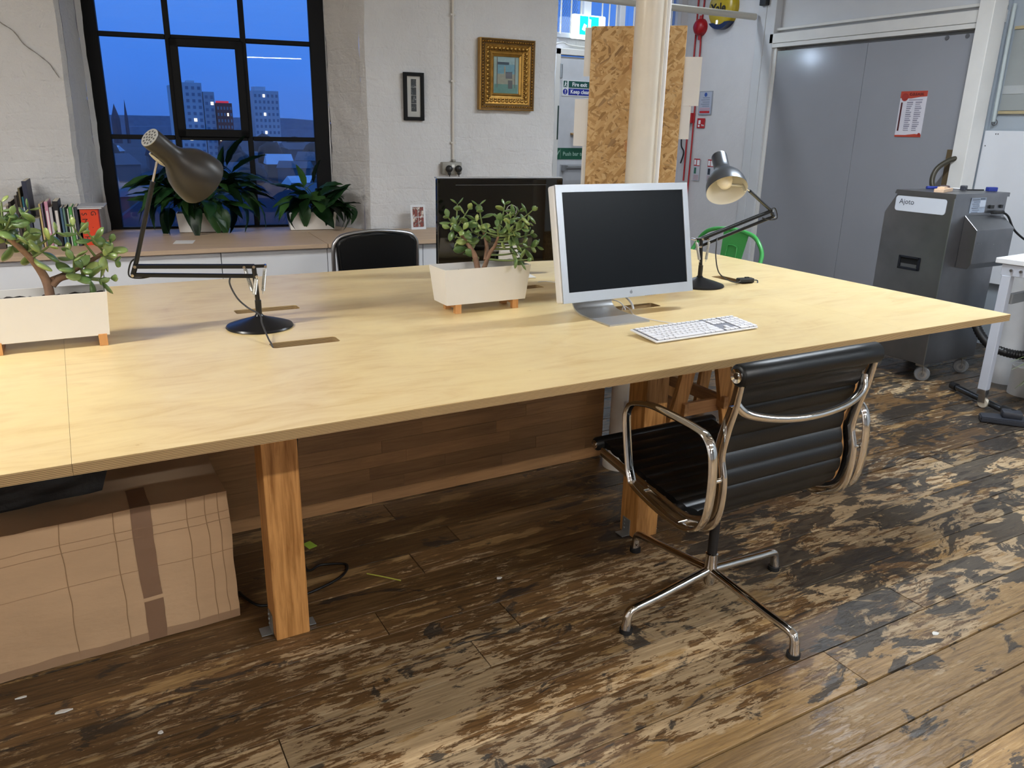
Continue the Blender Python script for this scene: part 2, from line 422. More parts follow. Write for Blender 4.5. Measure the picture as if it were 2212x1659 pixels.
def glass_mat(name, tint=(1, 1, 1), f=1.0):
    m = bpy.data.materials.new(name); m.use_nodes = True; nt = m.node_tree; nt.nodes.clear()
    o = NN(nt, 'ShaderNodeOutputMaterial'); t = NN(nt, 'ShaderNodeBsdfTransparent'); g = NN(nt, 'ShaderNodeBsdfGlossy'); mx = NN(nt, 'ShaderNodeMixShader'); fr_ = NN(nt, 'ShaderNodeFresnel')
    t.inputs[0].default_value = (*tint, 1); g.inputs['Roughness'].default_value = .01; fr_.inputs[0].default_value = 1.5
    k = NN(nt, 'ShaderNodeMath', operation='MULTIPLY'); nt.links.new(fr_.outputs[0], k.inputs[0]); k.inputs[1].default_value = f
    nt.links.new(k.outputs[0], mx.inputs[0]); nt.links.new(t.outputs[0], mx.inputs[1]); nt.links.new(g.outputs[0], mx.inputs[2]); nt.links.new(mx.outputs[0], o.inputs[0])
    return m
GLASS = glass_mat('window_glass', (.96, .98, 1), 1.2)
PGLASS = glass_mat('picture_glass', (1, 1, 1), 1.0)

# ------------------------------------------------------------------ the room shell
FX0, FX1, FY0, FY1 = -4.0, 6.6, -13.0, 4.75
fl = MB().box(((FX0+FX1)/2, (FY0+FY1)/2, -.05), (FX1-FX0, FY1-FY0, .05)).build('floor', M('dark_subfloor', '15100c', .9)); fl['kind'] = 'structure'
rows = [-1.20, -1.07, -.943, -.813, -.68, -.54, -.393, -.262, -.145, -.028, .095]
while rows[-1] < 4.6: rows.append(rows[-1]+random.choice((.122, .128, .134)))
rf = random.Random(3)
for a, b_ in zip(rows, rows[1:]):
    x = -1.6 - rf.random()*1.5
    x1 = 5.45
    while x < x1:
        l = rf.uniform(1.4, 3.4); e_ = min(x+l, x1)
        if x1-e_ < .5: e_ = x1
        g = rf.choice((.0028, .0035, .006))
        MB().box(((x+e_)/2, (a+b_)/2, -.011+rf.uniform(-.0012, .0012)), (e_-x-.0025, b_-a-g, .022), bev=.0007, seg=1).build('floorboard', FLOOR, fl)
        x = e_
rest = MB(); y = -1.2
while y > FY0:
    rest.box(((FX0+FX1)/2, y-.065, -.012), (FX1-FX0, .127, .022)); y -= .13
y = -1.2
while y < 4.6:
    rest.box((-3.6, y+.065, -.012), (.9, .127, .022)); y += .13
y = -1.2
while y < 1.7:
    rest.box((6.03, y+.065, -.012), (1.14, .127, .022)); y += .13
o = rest.build('floorboards_far', FLOOR, fl); o['kind'] = 'stuff'

def nv(p, a=.012, s=2.2):
    q = Vector(p); d = noise.noise_vector(q*s)*a + noise.noise_vector(q*s*5+Vector((9, 3, 1)))*a*.35 + noise.noise_vector(Vector((q.x*11, q.y*11, q.z*17)))*a*.16
    return q + d
def yw(x): return 3.41-.07*x
WH = 3.1
def quad(mb, p00, p10, p11, p01, nu, nv_, amp=.012):
    P = [Vector(p) for p in (p00, p10, p11, p01)]
    mb.grid(lambda u, v: nv((P[0]*(1-u)+P[1]*u)*(1-v)+(P[3]*(1-u)+P[2]*u)*v, amp), nu, nv_)
CRACK = [(-0.135, 3.419, 1.842), (-0.103, 3.417, 1.796), (-0.064, 3.414, 1.769), (-0.042, 3.413, 1.745), (-0.014, 3.411, 1.699), (0.033, 3.408, 1.661), (0.082, 3.404, 1.617), (0.099, 3.403, 1.587), (0.12, 3.402, 1.548)]
w = MB()
xl, xr = .155, 1.72     # inner wall corners of the window recess
a, b_ = .285, 1.555     # where the splayed reveals meet the steel window
def ywin(x): return 3.835-.18*x
quad(w, (FX0, yw(FX0), 0), (xl-.02, yw(xl), 0), (xl-.02, yw(xl), WH), (FX0, yw(FX0), WH), 60, 60)
quad(w, (xr+.02, yw(xr), 0), (3.02, yw(3.02), 0), (3.02, yw(3.02), WH), (xr+.02, yw(xr), WH), 34, 70)
# rounded plaster corners and reveals
quad(w, (xl-.02, yw(xl), 0), (xl+.005, yw(xl)+.03, 0), (xl+.005, yw(xl)+.03, WH), (xl-.02, yw(xl), WH), 2, 70)
quad(w, (xl+.005, yw(xl)+.03, 0), (a-.03, ywin(a)-.03, 0), (a-.03, ywin(a)-.03, WH), (xl+.005, yw(xl)+.03, WH), 9, 70, .014)
quad(w, (a-.03, ywin(a)-.03, 0), (a+.018, ywin(a)-.012, 0), (a+.018, ywin(a)-.012, WH), (a-.03, ywin(a)-.03, WH), 2, 70, .010)
quad(w, (xr-.005, yw(xr)+.03, 0), (xr+.02, yw(xr), 0), (xr+.02, yw(xr), WH), (xr-.005, yw(xr)+.03, WH), 2, 70)
quad(w, (b_+.02, ywin(b_)-.02, 0), (xr-.005, yw(xr)+.03, 0), (xr-.005, yw(xr)+.03, WH), (b_+.02, ywin(b_)-.02, WH), 14, 110, .020)
quad(w, (b_-.018, ywin(b_)-.008, 0), (b_+.02, ywin(b_)-.02, 0), (b_+.02, ywin(b_)-.02, WH), (b_-.018, ywin(b_)-.008, WH), 2, 70, .010)
# jamb of the wall end, facing the fire-exit lobby
quad(w, (3.02, yw(3.02), 0), (3.05, 4.7, 0), (3.05, 4.7, WH), (3.02, yw(3.02), WH), 16, 40)
o = w.build('wall_back', WALL, smooth=50); o['kind'] = 'structure'; WB_ = o
MB().tube(cr3([(x, y-.012, z) for x, y, z in CRACK], 4), .0022, 4, scales=[.6+.9*random.random() for k in range(4*(len(CRACK)-1)+1)]).build('crack', M('crack_grey', '8a8683', .9), WB_)
# brick carried outside the steel window
w = MB(); rb = random.Random(5)
for k in range(26):
    z = .2+k*.11
    w.box((1.60+rb.uniform(-.012, .012)+.02, 3.68, z), (.16, .22, .10), rot=rotz(-.18), bev=.006, seg=1)
    w.box((.175+rb.uniform(-.012, .012), 3.97, z), (.16, .22, .10), rot=rotz(-.18), bev=.006, seg=1)
o = w.build('wall_outer_reveal', M('dark_mill_brick', '2c2a30', .85, 0, .3, 6, bs=.6)); o['kind'] = 'structure'
o = MB().box((.93, 3.74, 2.82), (1.7, .5, .55), rot=rotz(-.18)).build('wall_lintel', WALL); o['kind'] = 'structure'
o = MB().box((.93, 3.76, .35), (1.7, .42, .68), rot=rotz(-.18)).build('wall_under_window', WALL); o['kind'] = 'structure'
# far wall behind the lobby (fire door, barred window)
def struct(o): o['kind'] = 'structure'; return o
w = MB()
w.box((3.46, 4.70, 1.55), (.82, .2, 3.1)); w.box((4.55, 4.70, 2.035), (1.42, .2, .10)); w.box((5.02, 4.70, 1.03), (.50, .2, 2.06))
w.box((5.27, 4.70, 2.5), (.12, .2, 1.2)); w.box((4.55, 4.70, 3.0), (1.5, .2, .3))
struct(w.build('wall_far', PLAST))
# right wall X = 5.3
XR = 5.3
w = MB()
quad(w, (XR, 3.61, 0), (XR, 4.62, 0), (XR, 4.62, WH), (XR, 3.61, WH), 24, 60, .008)
struct(w.build('wall_right', PLAST, smooth=50))
w = MB()
w.box((XR+.06, 3.56, 1.55), (.14, .10, 3.1), bev=.004); w.box((XR+.045, 3.655, 1.55), (.12, .09, 3.1), bev=.003)
w.box((XR+.09, 2.65, 2.68), (.06, 1.9, 1.2)); w.box((XR+.15, 2.70, 1.4), (.08, 2.0, 2.8))
struct(w.build('wall_right_panel', WALLS))
w = MB(); w.box((XR+.06, 2.62, 2.085), (.14, 1.86, .075), bev=.004); w.box((XR+.07, 2.62, 2.155), (.10, 1.86, .02), bev=.003); w.box((XR+.04, 2.62, 2.030), (.10, 1.80, .03), bev=.002)
struct(w.build('trim_1', WPAINT))
w = MB(); w.box((XR+.02, 1.725, 1.55), (.14, .10, 3.1), bev=.004)
struct(w.build('trim_2', WPAINT))
w = MB(); w.box((XR+.06, 3.495, 1.0), (.10, .04, 2.06), bev=.004); struct(w.build('trim_3', WPAINT))
# the long wall continuing towards the camera, set back behind the post
w = MB(); w.box((5.55, (FY0+1.68)/2, 1.55), (.2, 1.68-FY0, 3.1)); w.box((5.54, 1.69, 1.55), (.22, .02, 3.1))
struct(w.build('wall_side', M('blue_grey_partition', '9aa3ac', .6, 0, .04, 3)))
struct(MB().box((FX0-.05, -4.1, 1.55), (.1, 18, 3.1)).build('wall_left', PLAST)); struct(MB().box((1.3, FY0-.05, 1.55), (10.8, .1, 3.1)).build('wall_front', PLAST))
w = MB(); w.box((1.3, -4.1, 3.15), (10.8, 18.2, .1))
for k in range(8): w.box((1.3, -12+k*2.05, 3.02), (10.6, .16, .2))
struct(w.build('ceiling', PLAST))

# ------------------------------------------------------------------ steel window
TH = math.atan(.18); WD = Vector((math.cos(TH), -math.sin(TH), 0)); WN = Vector((math.sin(TH), math.cos(TH), 0)); WO = Vector((.305, 3.78, 0))
def wbox(mb, s0, s1, z0, z1, d0, d1, bev=.003):
    c = WO + WD*((s0+s1)/2) + WN*((d0+d1)/2); mb.box((c.x, c.y, (z0+z1)/2), (s1-s0, d1-d0, z1-z0), rot=rotz(-TH), bev=bev, seg=1)
win = thing('window_1', None, None, WO, -TH, kind='structure')
ZB, ZT = .715, 2.56
SB = [0, .405, .816, 1.246]; HB = [.735, 1.253, 1.806, 2.36]
m = MB(); wbox(m, -.045, .045, ZB, ZT, -.02, .03); wbox(m, 1.20, 1.29, ZB, ZT, -.02, .03); wbox(m, 0, 1.25, ZB-.02, ZB+.018, -.02, .03); wbox(m, 0, 1.25, ZT-.03, ZT+.02, -.02, .03)
m.build('window_frame', STEEL_BLK, win)
for s_ in SB[1:3]:
    m = MB(); wbox(m, s_-.016, s_+.016, ZB, ZT, -.015, .025); m.build('mullion', STEEL_BLK, win)
for z_ in HB[1:]:
    for i in range(3):
        m = MB(); wbox(m, SB[i]+.016, SB[i+1]-.016, z_-.013, z_+.013, -.014, .022); m.build('glazing_bar', STEEL_BLK, win)
m = MB(); s0, s1, z0, z1 = SB[1]+.006, SB[2]-.006, HB[1]+.006, HB[2]-.006
for q in ((s0, s0+.044, z0, z1), (s1-.044, s1, z0, z1), (s0, s1, z0, z0+.044), (s0, s1, z1-.044, z1)): wbox(m, *q, -.03, .0)
m.build('casement_frame', STEEL_BLK, win)
for i in range(3):
    for j in range(3 if True else 0):
        zz0, zz1 = ([ZB]+HB[1:])[j], ([ZB]+HB[1:])[j+1]
        m = MB(); wbox(m, SB[i]+.012, SB[i+1]-.012, zz0+.01, zz1-.01, .002, .006, 0); m.build('pane', GLASS, win)
for i in range(3):
    m = MB(); wbox(m, SB[i]+.012, SB[i+1]-.012, 2.37, ZT-.02, .002, .006, 0); m.build('pane', GLASS, win)

# ------------------------------------------------------------------ barred window and fire door in the lobby
w2 = thing('window_2', None, None, (4.55, 4.6, 2.08), kind='structure')
BW = M('white_window_timber', 'cdd2dc', .5)
m = MB(); m.box((4.53, 4.60, 2.105), (1.38, .08, .04), bev=.004); m.box((4.53, 4.60, 2.88), (1.38, .08, .04), bev=.004); m.box((5.20, 4.62, 2.49), (.04, .06, .8)); m.box((3.87, 4.62, 2.49), (.04, .06, .8))
m.build('window_frame', BW, w2)
m = MB(); m.box((4.175, 4.60, 2.49), (.075, .07, .78), bev=.005); m.build('mullion', BW, w2)
m = MB(); m.box((4.545, 4.60, 2.49), (.06, .07, .78), bev=.005); m.build('mullion', BW, w2)
for xx in (3.885, 3.985, 4.085, 4.30, 4.375, 4.45, 4.64, 4.72, 4.80, 4.88, 4.97, 5.06):
    MB().cyl((xx, 4.53, 2.11), (xx, 4.53, 2.88), .0065, seg=8).build('security_bar', WPAINT, w2)
m = MB()
for k in range(-20, 24):
    for sgn in (-1, 1):
        xx0 = 3.88 + k*.022; x0 = xx0 if sgn > 0 else xx0
        p0 = [xx0, 2.12]; p1 = [xx0+sgn*.76*.6, 2.88]
        # clip to 3.88..4.14
        pts = []
        for t in (0, 1):
            pts.append((p0[0]+(p1[0]-p0[0])*t, p0[1]+(p1[1]-p0[1])*t))
        (xa, za), (xb, zb) = pts
        if xa > xb: xa, za, xb, zb = xb, zb, xa, za
        if xb < 3.885 or xa > 4.135: continue
        if xa < 3.885: za += (zb-za)*(3.885-xa)/(xb-xa); xa = 3.885
        if xb > 4.135: zb = za+(zb-za)*(4.135-xa)/(xb-xa); xb = 4.135
        m.cyl((xa, 4.66, za), (xb, 4.66, zb), .0014, seg=4, caps=False)
o = m.build('wire_mesh', M('galvanised_mesh', '8090a8', .5, .5), w2); o['kind'] = 'stuff'
MB().box((4.53, 4.63, 2.49), (1.3, .004, .74)).build('pane', GLASS, w2)
d1 = thing('door_1', None, None, (4.35, 4.58, 0), kind='structure')
m = MB(); m.box((3.885, 4.59, 1.0), (.05, .09, 2.0), bev=.004); m.box((4.82, 4.59, 1.0), (.05, .09, 2.0), bev=.004); m.box((4.35, 4.59, 1.975), (.98, .09, .05), bev=.004)
m.build('door_frame', WPAINT, d1)
MB().box((4.355, 4.592, .97), (.87, .045, 1.94), bev=.003).build('door_leaf', M('pale_grey_door', 'c3c6cc', .45), d1)
MB().box((4.355, 4.567, .60), (.80, .006, .9), bev=.002).build('kick_panel', M('grey_panel', 'a9abb0', .4), d1)
MB().box((3.918, 4.55, 1.82), (.022, .03, .12), bev=.006).build('door_closer', M('hinge_grey', '9aa0a6', .4, .5), d1)
MB().box((3.90, 4.55, 1.40), (.012, .02, .28), bev=.002).build('hinge_strip', M('dark_green_strip', '1d3a35', .5), d1)
MB().cyl((3.98, 4.51, 1.02), (4.74, 4.51, 1.02), .014).box((3.98, 4.54, 1.02), (.03, .08, .05)).box((4.74, 4.54, 1.02), (.03, .08, .05)).build('push_bar', SILVER, d1)
# grey store doors in the right wall
GD = M('satin_grey_door', '8e9097', .17, 0, .03, 2, spec=.5)
d2 = thing('door_2', None, None, (XR, 2.62, 0), kind='structure')
MB().box((XR+.04, 3.045, .995), (.04, .862, 1.99), bev=.002).build('door_leaf', GD, d2)
MB().box((XR+.04, 2.197, .995), (.04, .828, 1.99), bev=.002).build('door_leaf', GD, d2)
for yy in (2.0, 1.86):
    MB().lathe([(0, 0), (.014, 0), (.014, .004), (0, .004)], (XR+.015, yy-.0, 1.975), (1, 0, 0), 16).build('finger_hole', M('hole_grey', '55565a', .8), d2)
struct(MB().box((5.05, 4.59, .06), (.45, .02, .12)).build('baseboard_far', WPAINT))
struct(MB().box((XR-.008, 4.1, .06), (.02, .95, .12), bev=.003).build('baseboard_right', WPAINT))
# ------------------------------------------------------------------ the long table
TZ = .74; TT = .024
tb = thing('work_table', 'long birch plywood work table on square pine legs', 'table', (.6, .9, 0))
XS = [-2.44, -.0012, .0012, .516, .507, .713, .72, 1.50, 1.70, 1.72, 1.895, 1.917, 2.04, 2.44, 2.52, 2.575, 3.012]
HOLES = [(.516, .713, .640, .704), (.507, .72, 1.118, 1.182), (1.72, 1.915, .636, .700), (1.50, 1.705, 1.11, 1.174), (1.893, 2.037, .812, .956), (2.515, 2.579, .835, 1.035)]
for x0, x1 in ((-2.44, -.0003), (.0003, 2.4397), (2.4403, 3.012)):
    hs = [h for h in HOLES if h[0] > x0 and h[1] < x1]
    # thin dark-lined face sheet above the veneered core
    MB().slab(x0, x1, 0, 1.783, hs, TZ-.0015, TZ).build('tabletop_face', PLY, tb)
    MB().slab(x0, x1, 0, 1.783, hs, TZ-TT, TZ-.0016).build('tabletop_core', PLYE, tb)
LEGX = (-.82, .402, 1.627, 2.588)
for lx in LEGX:
    for ly in (.336, 1.36):
        MB().box((lx+.046, ly+.046, .357), (.092, .092, .714), bev=.003).build('leg', PINE, tb)
BR = M('zinc_bracket', 'a4aaac', .35, .7, .15)
for lx in LEGX[1:3]:
    m = MB(); m.box((lx-.002, .39, .03), (.003, .04, .06)); m.box((lx-.016, .39, .0035), (.032, .04, .003))
    for zz in (.02, .035, .05): m.cyl((lx-.006, .376 if zz == .045 else .40, zz), (lx-.002, .376 if zz == .045 else .40, zz), .0035, seg=8)
    m.build('angle_bracket', BR, tb)
    m = MB(); m.box((lx+.094, .38, .03), (.003, .035, .06)); m.box((lx+.105, .38, .0035), (.022, .035, .003)); m.build('angle_bracket', BR, tb)
pn = MB().box((.36, 1.017, .352), (3.18, .012, .70)).build('modesty_panel', PINEH, tb)
rs = random.Random(11); z = .002
while z < .66:
    x = -1.22 - rs.random()*.3
    while x < 1.95:
        l = rs.uniform(.22, .62); x1 = min(x+l, 1.95); x0 = max(x, -1.22)
        if x1 - x0 > .02:
            MB().box(((x0+x1)/2, 1.006+rs.uniform(-.0006, .0006), z+.0245), (x1-x0-.0008, .011, .0482)).build('stave', STAVE, pn)
        x = x1 if x1 > x else x+l
        if x >= 1.95: break
    z += .049
MB().box((.6, .93, .690), (2.6, .05, .05)).build('under_rail', PINEH, tb)
MB().box((0, 1.30, .690), (3.9, .045, .05)).build('under_rail', PINEH, tb)

# ------------------------------------------------------------------ cast iron column, conduit, OSB board and its papers
CC = (1.965, .884)
COLP = M('cream_gloss_paint', 'd8d2c6', .28, 0, .04, bs=.4, bscale=18)
col = thing('cast_iron_column', 'cream gloss painted iron column rising through the table', 'column', (*CC, 0))
MB().lathe([(.075, 0), (.075, .03), (.0535, .05), (.0535, WH)], (*CC, 0), seg=36).build('shaft', COLP, col, smooth=40)
MB().box((CC[0]+.030, CC[1]-.042, 1.9), (.016, .02, 2.2), rot=rotz(-.6), bev=.006).build('rib', COLP, col, smooth=40)
t_ = MB().cyl((CC[0]+.052, CC[1]-.032, 1.10), (CC[0]+.052, CC[1]-.032, WH), .0115, seg=12).build('conduit', M('white_conduit', 'e3e3e3', .3), col, smooth=40)
m = MB().box((CC[0]+.048, CC[1]-.032, 1.145), (.05, .03, .018), bev=.005); m.cyl((CC[0]+.052, CC[1]-.032, 1.12), (CC[0]+.052, CC[1]-.032, 1.16), .018, seg=12)
m.build('pipe_clip', COLP, col, smooth=40)
def osb_mat():
    m, nt, b = base('oriented_strand_board'); v = coords(nt)
    d = NN(nt, 'ShaderNodeTexNoise'); d.inputs['Scale'].default_value = 9; d.inputs['Detail'].default_value = 2; nt.links.new(v, d.inputs['Vector'])
    cols = None
    for k, (rz_, sc) in enumerate(((.35, (110, 110, 30)), (1.3, (120, 120, 34)), (-.75, (100, 100, 28)))):
        mp = NN(nt, 'ShaderNodeMapping'); mp.inputs['Rotation'].default_value = (0, rz_, 0); mp.inputs['Location'].default_value = (k*3, 0, k)
        m2 = NN(nt, 'ShaderNodeMapping'); m2.inputs['Scale'].default_value = sc
        va = NN(nt, 'ShaderNodeVectorMath', operation='MULTIPLY_ADD'); nt.links.new(d.outputs['Color'], va.inputs[0]); va.inputs[1].default_value = (.03, .0, .03); nt.links.new(v, va.inputs[2])
        nt.links.new(va.outputs[0], mp.inputs[0]); nt.links.new(mp.outputs[0], m2.inputs[0])
        vo = NN(nt, 'ShaderNodeTexVoronoi'); nt.links.new(m2.outputs[0], vo.inputs['Vector']); vo.inputs['Scale'].default_value = 1
        hv = NN(nt, 'ShaderNodeSeparateColor'); nt.links.new(vo.outputs['Color'], hv.inputs[0])
        c = ramp(nt, hv.outputs[0], [(0, lin('94703f')), (.2, lin('b08a56')), (.55, lin('c29d69')), (.9, lin('cfb080')), (1, lin('835f36'))])
        cols = c if cols is None else mix(nt, ramp(nt, hv.outputs[k], [(.5, g3(0)), (.52, g3(1))]), cols, c)
    nt.links.new(cols, b.inputs['Base Color']); b.inputs['Roughness'].default_value = .6
    return m
OA = math.radians(-42.8); ob = thing('strand_board', 'tall strand board screen fixed behind the cream column', 'board', (2.036, 1.037, TZ), OA)
MB().box((0, 0, .4915), (.357, .012, .983), bev=.0015, seg=1).build('board', osb_mat(), ob, world=False)
MB().box((0, -.0363, .55), (.04, .06, .04)).box((0, -.0363, .85), (.04, .06, .04)).build('batten', PINEH, ob, world=False)
def foam(name, s0, s1, z0, z1, d, lab):
    o = MB().box(((s0+s1)/2, d, (z0+z1)/2), (s1-s0, .004, z1-z0))
    o.xf(Matrix.Translation((2.036, 1.037, 0)) @ Matrix.Rotation(OA, 4, 'Z'))
    tag(o.build(name, PAPER), lab, 'paper', 'white papers pinned behind the strand board')
foam('white_paper', -.205, -.10, 1.545, 1.720, .0085, 'blank white sheet at upper left edge of strand board')
foam('white_paper', -.234, -.11, 1.285, 1.462, .0085, 'blank white sheet at middle left edge, over door sign')
foam('white_paper', -.197, -.11, .90, 1.284, .0130, 'long white sheet at lower left edge of strand board')
foam('white_paper', .10, .242, 1.442, 1.616, .0085, 'blank white sheet at upper right edge of strand board')
foam('white_paper', .10, .216, 1.32, 1.441, .0085, 'blank white sheet at lower right edge of strand board')

# ------------------------------------------------------------------ jade plants
def leaf_mesh(name, l, wdt, th, bend, mat_):
    b = bmesh.new(); rings = []; n = 7; seg = 8
    for i in range(1, n):
        t = i/n; r = math.sin(math.pi*t**1.25)**.75
        z = bend*l*t*t
        rings.append([b.verts.new((l*t, wdt/2*r*math.cos(2*math.pi*k/seg), z+th/2*r*math.sin(2*math.pi*k/seg))) for k in range(seg)])
    a = b.verts.new((0, 0, 0)); c = b.verts.new((l, 0, bend*l))
    for A, B in zip(rings, rings[1:]):
        for k in range(seg): b.faces.new((A[k], A[(k+1) % seg], B[(k+1) % seg], B[k]))
    for k in range(seg):
        b.faces.new((a, rings[0][(k+1) % seg], rings[0][k])); b.faces.new((c, rings[-1][k], rings[-1][(k+1) % seg]))
    bmesh.ops.recalc_face_normals(b, faces=b.faces)
    me = bpy.data.meshes.new(name); b.to_mesh(me); b.free(); me.materials.append(mat_)
    for p in me.polygons: p.use_smooth = True
    return me
def leaf_mat(name, c0, c1, c2, rough=.3, var=.25):
    m, nt, b = base(name); oi = NN(nt, 'ShaderNodeObjectInfo'); n = noise_n(nt, coords(nt), 25, 3)
    a = ramp(nt, oi.outputs['Random'], [(0, lin(c0)), (.55, lin(c1)), (1, lin(c2))])
    c = mix(nt, ramp(nt, n, [(.35, g3(0)), (.7, g3(var))]), a, lin(c2)); nt.links.new(c, b.inputs['Base Color'])
    b.inputs['Roughness'].default_value = rough; b.inputs['Specular IOR Level'].default_value = .5
    b.inputs['Subsurface Weight'].default_value = 0
    return m
JM = leaf_mat('jade_leaf', '48663a', '607e48', '94a35e')
def leaf_obj(me, p, d, parent, up=None, s=1.0, roll=0):
    d = Vector(d).normalized(); up = Vector(up) if up is not None else Vector((0, 0, 1))
    y = up.cross(d); y = y.normalized() if y.length > 1e-4 else d.orthogonal().normalized()
    z = d.cross(y); m = Matrix.Identity(4)
    for i in range(3): m[i][0] = d[i]; m[i][1] = y[i]; m[i][2] = z[i]
    m = Matrix.Translation(Vector(p)) @ m @ Matrix.Rotation(roll, 4, 'X') @ Matrix.Diagonal((s, s, s, 1))
    o = bpy.data.objects.new('leaf', me); C.objects.link(o); o.parent = parent
    m = WORLD(parent).inverted() @ m
    l_, r_, s_ = m.decompose(); o.location = l_; o.rotation_euler = r_.to_euler(); o.scale = s_
def jade(parent, branches, tips, size, seed, r0=.011, pairs=2):
    r = random.Random(seed); nodes = []; st = MB()
    for i, br in enumerate(branches):
        pts = cr3(br, 5); n = len(pts); k = r0*(1 if i == 0 else .8)
        st.tube(pts, k, 8, scales=[1.15-.65*j/n for j in range(n)])
        nodes += pts[3:]
    tw = MB()
    lm = [leaf_mesh('leaf', size, size*.62, size*.20, bd, JM) for bd in (.10, -.15, .22)]
    for T in tips:
        T = Vector(T); N = min(nodes, key=lambda q: (q-T).length + max(0, q.z-T.z+.01)*1.0)
        L0 = (T-N).length; mid = (N+T)/2 + Vector((0, 0, -.03*L0)); path = cr3([N, mid, T], 6)
        tw.tube(path, .0028, 6, scales=[1.5-.8*j/(len(path)) for j in range(len(path))])
        d = (T-path[-3]).normalized(); a = r.random()*3.14; sp = size*.42
        k = pairs + (1 if L0 > .055 and r.random() < .4 else 0)
        for q in range(k):
            p = T - d*sp*q; perp = d.orthogonal().normalized(); perp.rotate(Matrix.Rotation(a+q*1.57, 3, d)); s = (.55, .90, 1.05)[min(q, 2)]*r.uniform(.82, 1.12)
            for sg in (-1, 1):
                v = perp*sg*.9 + d*(.75 if q == 0 else .35) + Vector((0, 0, -.25*q*r.random()))
                leaf_obj(r.choice(lm), p, v, parent, up=d, s=s, roll=r.uniform(-.3, .3))
    st.build('trunk', BARK, parent, smooth=60); tw.build('twigs', M('jade_twig', '6f7f4a', .6), parent, smooth=60)
J2_BR = [(1.264, 0.824, 0.862), (1.249, 0.831, 0.929), (1.232, 0.84, 0.965), (1.216, 0.859, 0.997), (1.195, 0.87, 1.028)]
J2_BR2 = [(1.266, 0.822, 0.868), (1.291, 0.81, 0.938), (1.309, 0.801, 0.969), (1.315, 0.786, 1.005)]
J2_BR3 = [(1.282, 0.815, 0.919), (1.298, 0.84, 0.965), (1.292, 0.854, 1.01)]
J2_T = [(1.203, 0.877, 1.106), (1.241, 0.869, 1.088), (1.273, 0.853, 1.101), (1.163, 0.863, 1.063), (1.16, 0.842, 1.032), (1.199, 0.879, 1.045), (1.194, 0.814, 1.027), (1.219, 0.824, 0.994), (1.253, 0.829, 1.049), (1.253, 0.795, 1.026), (1.264, 0.879, 1.008), (1.347, 0.804, 1.106), (1.336, 0.821, 1.059), (1.347, 0.759, 1.065), (1.394, 0.791, 1.083), (1.421, 0.744, 1.091), (1.418, 0.768, 1.049), (1.369, 0.725, 1.034), (1.347, 0.736, 1.014), (1.432, 0.772, 1.006), (1.336, 0.753, 0.99), (1.393, 0.758, 0.979), (1.448, 0.753, 0.969), (1.313, 0.843, 0.998), (1.301, 0.771, 1.035), (1.394, 0.791, 0.943), (1.398, 0.733, 0.927), (1.203, 0.888, 0.995), (1.245, 0.855, 0.942), (1.224, 0.877, 0.964)]
J1_BR = [(-0.014, 0.871, 0.868), (-0.015, 0.871, 0.922), (-0.028, 0.87, 0.967), (-0.049, 0.869, 1.005), (-0.075, 0.869, 1.04), (-0.097, 0.878, 1.066)]
J1_BR2 = [(-0.005, 0.871, 0.921), (0.017, 0.872, 0.938), (0.051, 0.873, 0.942), (0.078, 0.874, 0.936)]
J1_BR3 = [(-0.003, 0.871, 0.934), (0.035, 0.902, 0.945), (0.101, 0.904, 0.979), (0.151, 0.906, 1.008)]
J1_T = [(-0.09, 0.888, 1.145), (-0.058, 0.889, 1.144), (-0.031, 0.87, 1.126), (-0.071, 0.839, 1.114), (-0.044, 0.89, 1.099), (-0.094, 0.898, 1.09), (-0.037, 0.85, 1.067), (-0.069, 0.829, 1.071), (-0.096, 0.898, 1.04), (-0.064, 0.899, 1.014), (0.039, 0.872, 1.1), (0.067, 0.873, 1.078), (0.023, 0.862, 1.063), (0.039, 0.892, 1.034), (0.002, 0.851, 1.029), (-0.016, 0.83, 0.996), (0.021, 0.902, 1.003), (0.049, 0.903, 1.007), (0.101, 0.874, 1.058), (0.089, 0.894, 1.019), (0.056, 0.843, 0.99), (0.035, 0.832, 0.956), (0.103, 0.864, 1.003), (0.093, 0.904, 0.96), (0.152, 0.876, 1.028), (0.188, 0.877, 1.022), (0.141, 0.856, 0.999), (0.158, 0.896, 0.976), (0.168, 0.877, 0.953), (0.11, 0.855, 0.928), (0.14, 0.876, 0.929), (0.059, 0.843, 0.925), (-0.122, 0.887, 1.101), (-0.131, 0.867, 1.069), (-0.11, 0.867, 1.138), (-0.012, 0.831, 0.966), (0.075, 0.843, 0.964), (0.035, 0.852, 0.913)]
def trough(parent, x0, x1, y0, y1, z0, z1, fl_, t=.0035, zs=None, mat_=None, wd=True):
    # open planter box flaring upwards by fl_
    mat_ = mat_ or WPLA
    b = MB(); B = b.b
    def ring(z, e): return [B.verts.new(p) for p in ((x0-e, y0-e, z), (x1+e, y0-e, z), (x1+e, y1+e, z), (x0-e, y1+e, z))]
    R_ = [ring(z0, 0), ring(z1, fl_), ring(z1, fl_-t), ring(z0+t, -t)]
    B.faces.new(R_[0][::-1])
    for A, D in zip(R_, R_[1:]):
        for k in range(4): B.faces.new((A[k], A[(k+1) % 4], D[(k+1) % 4], D[k]))
    B.faces.new(R_[-1]); b.build('trough', mat_, parent, world=wd)
    zs = zs or z1-.02; e = fl_*(zs-z0)/(z1-z0)-t-.001
    def fn(u, v):
        p = Vector((x0-e+(x1-x0+2*e)*u, y0-e+(y1-y0+2*e)*v, zs)); p.z += noise.noise(p*45)*.007 + noise.noise(p*120)*.003; return p
    s = MB().grid(fn, 40, 16).build('soil', SOIL, parent, world=wd)
pl = thing('succulent_planter', 'white trough planter with thick jade plant at the left table end', 'planter', (-.05, .935, TZ))
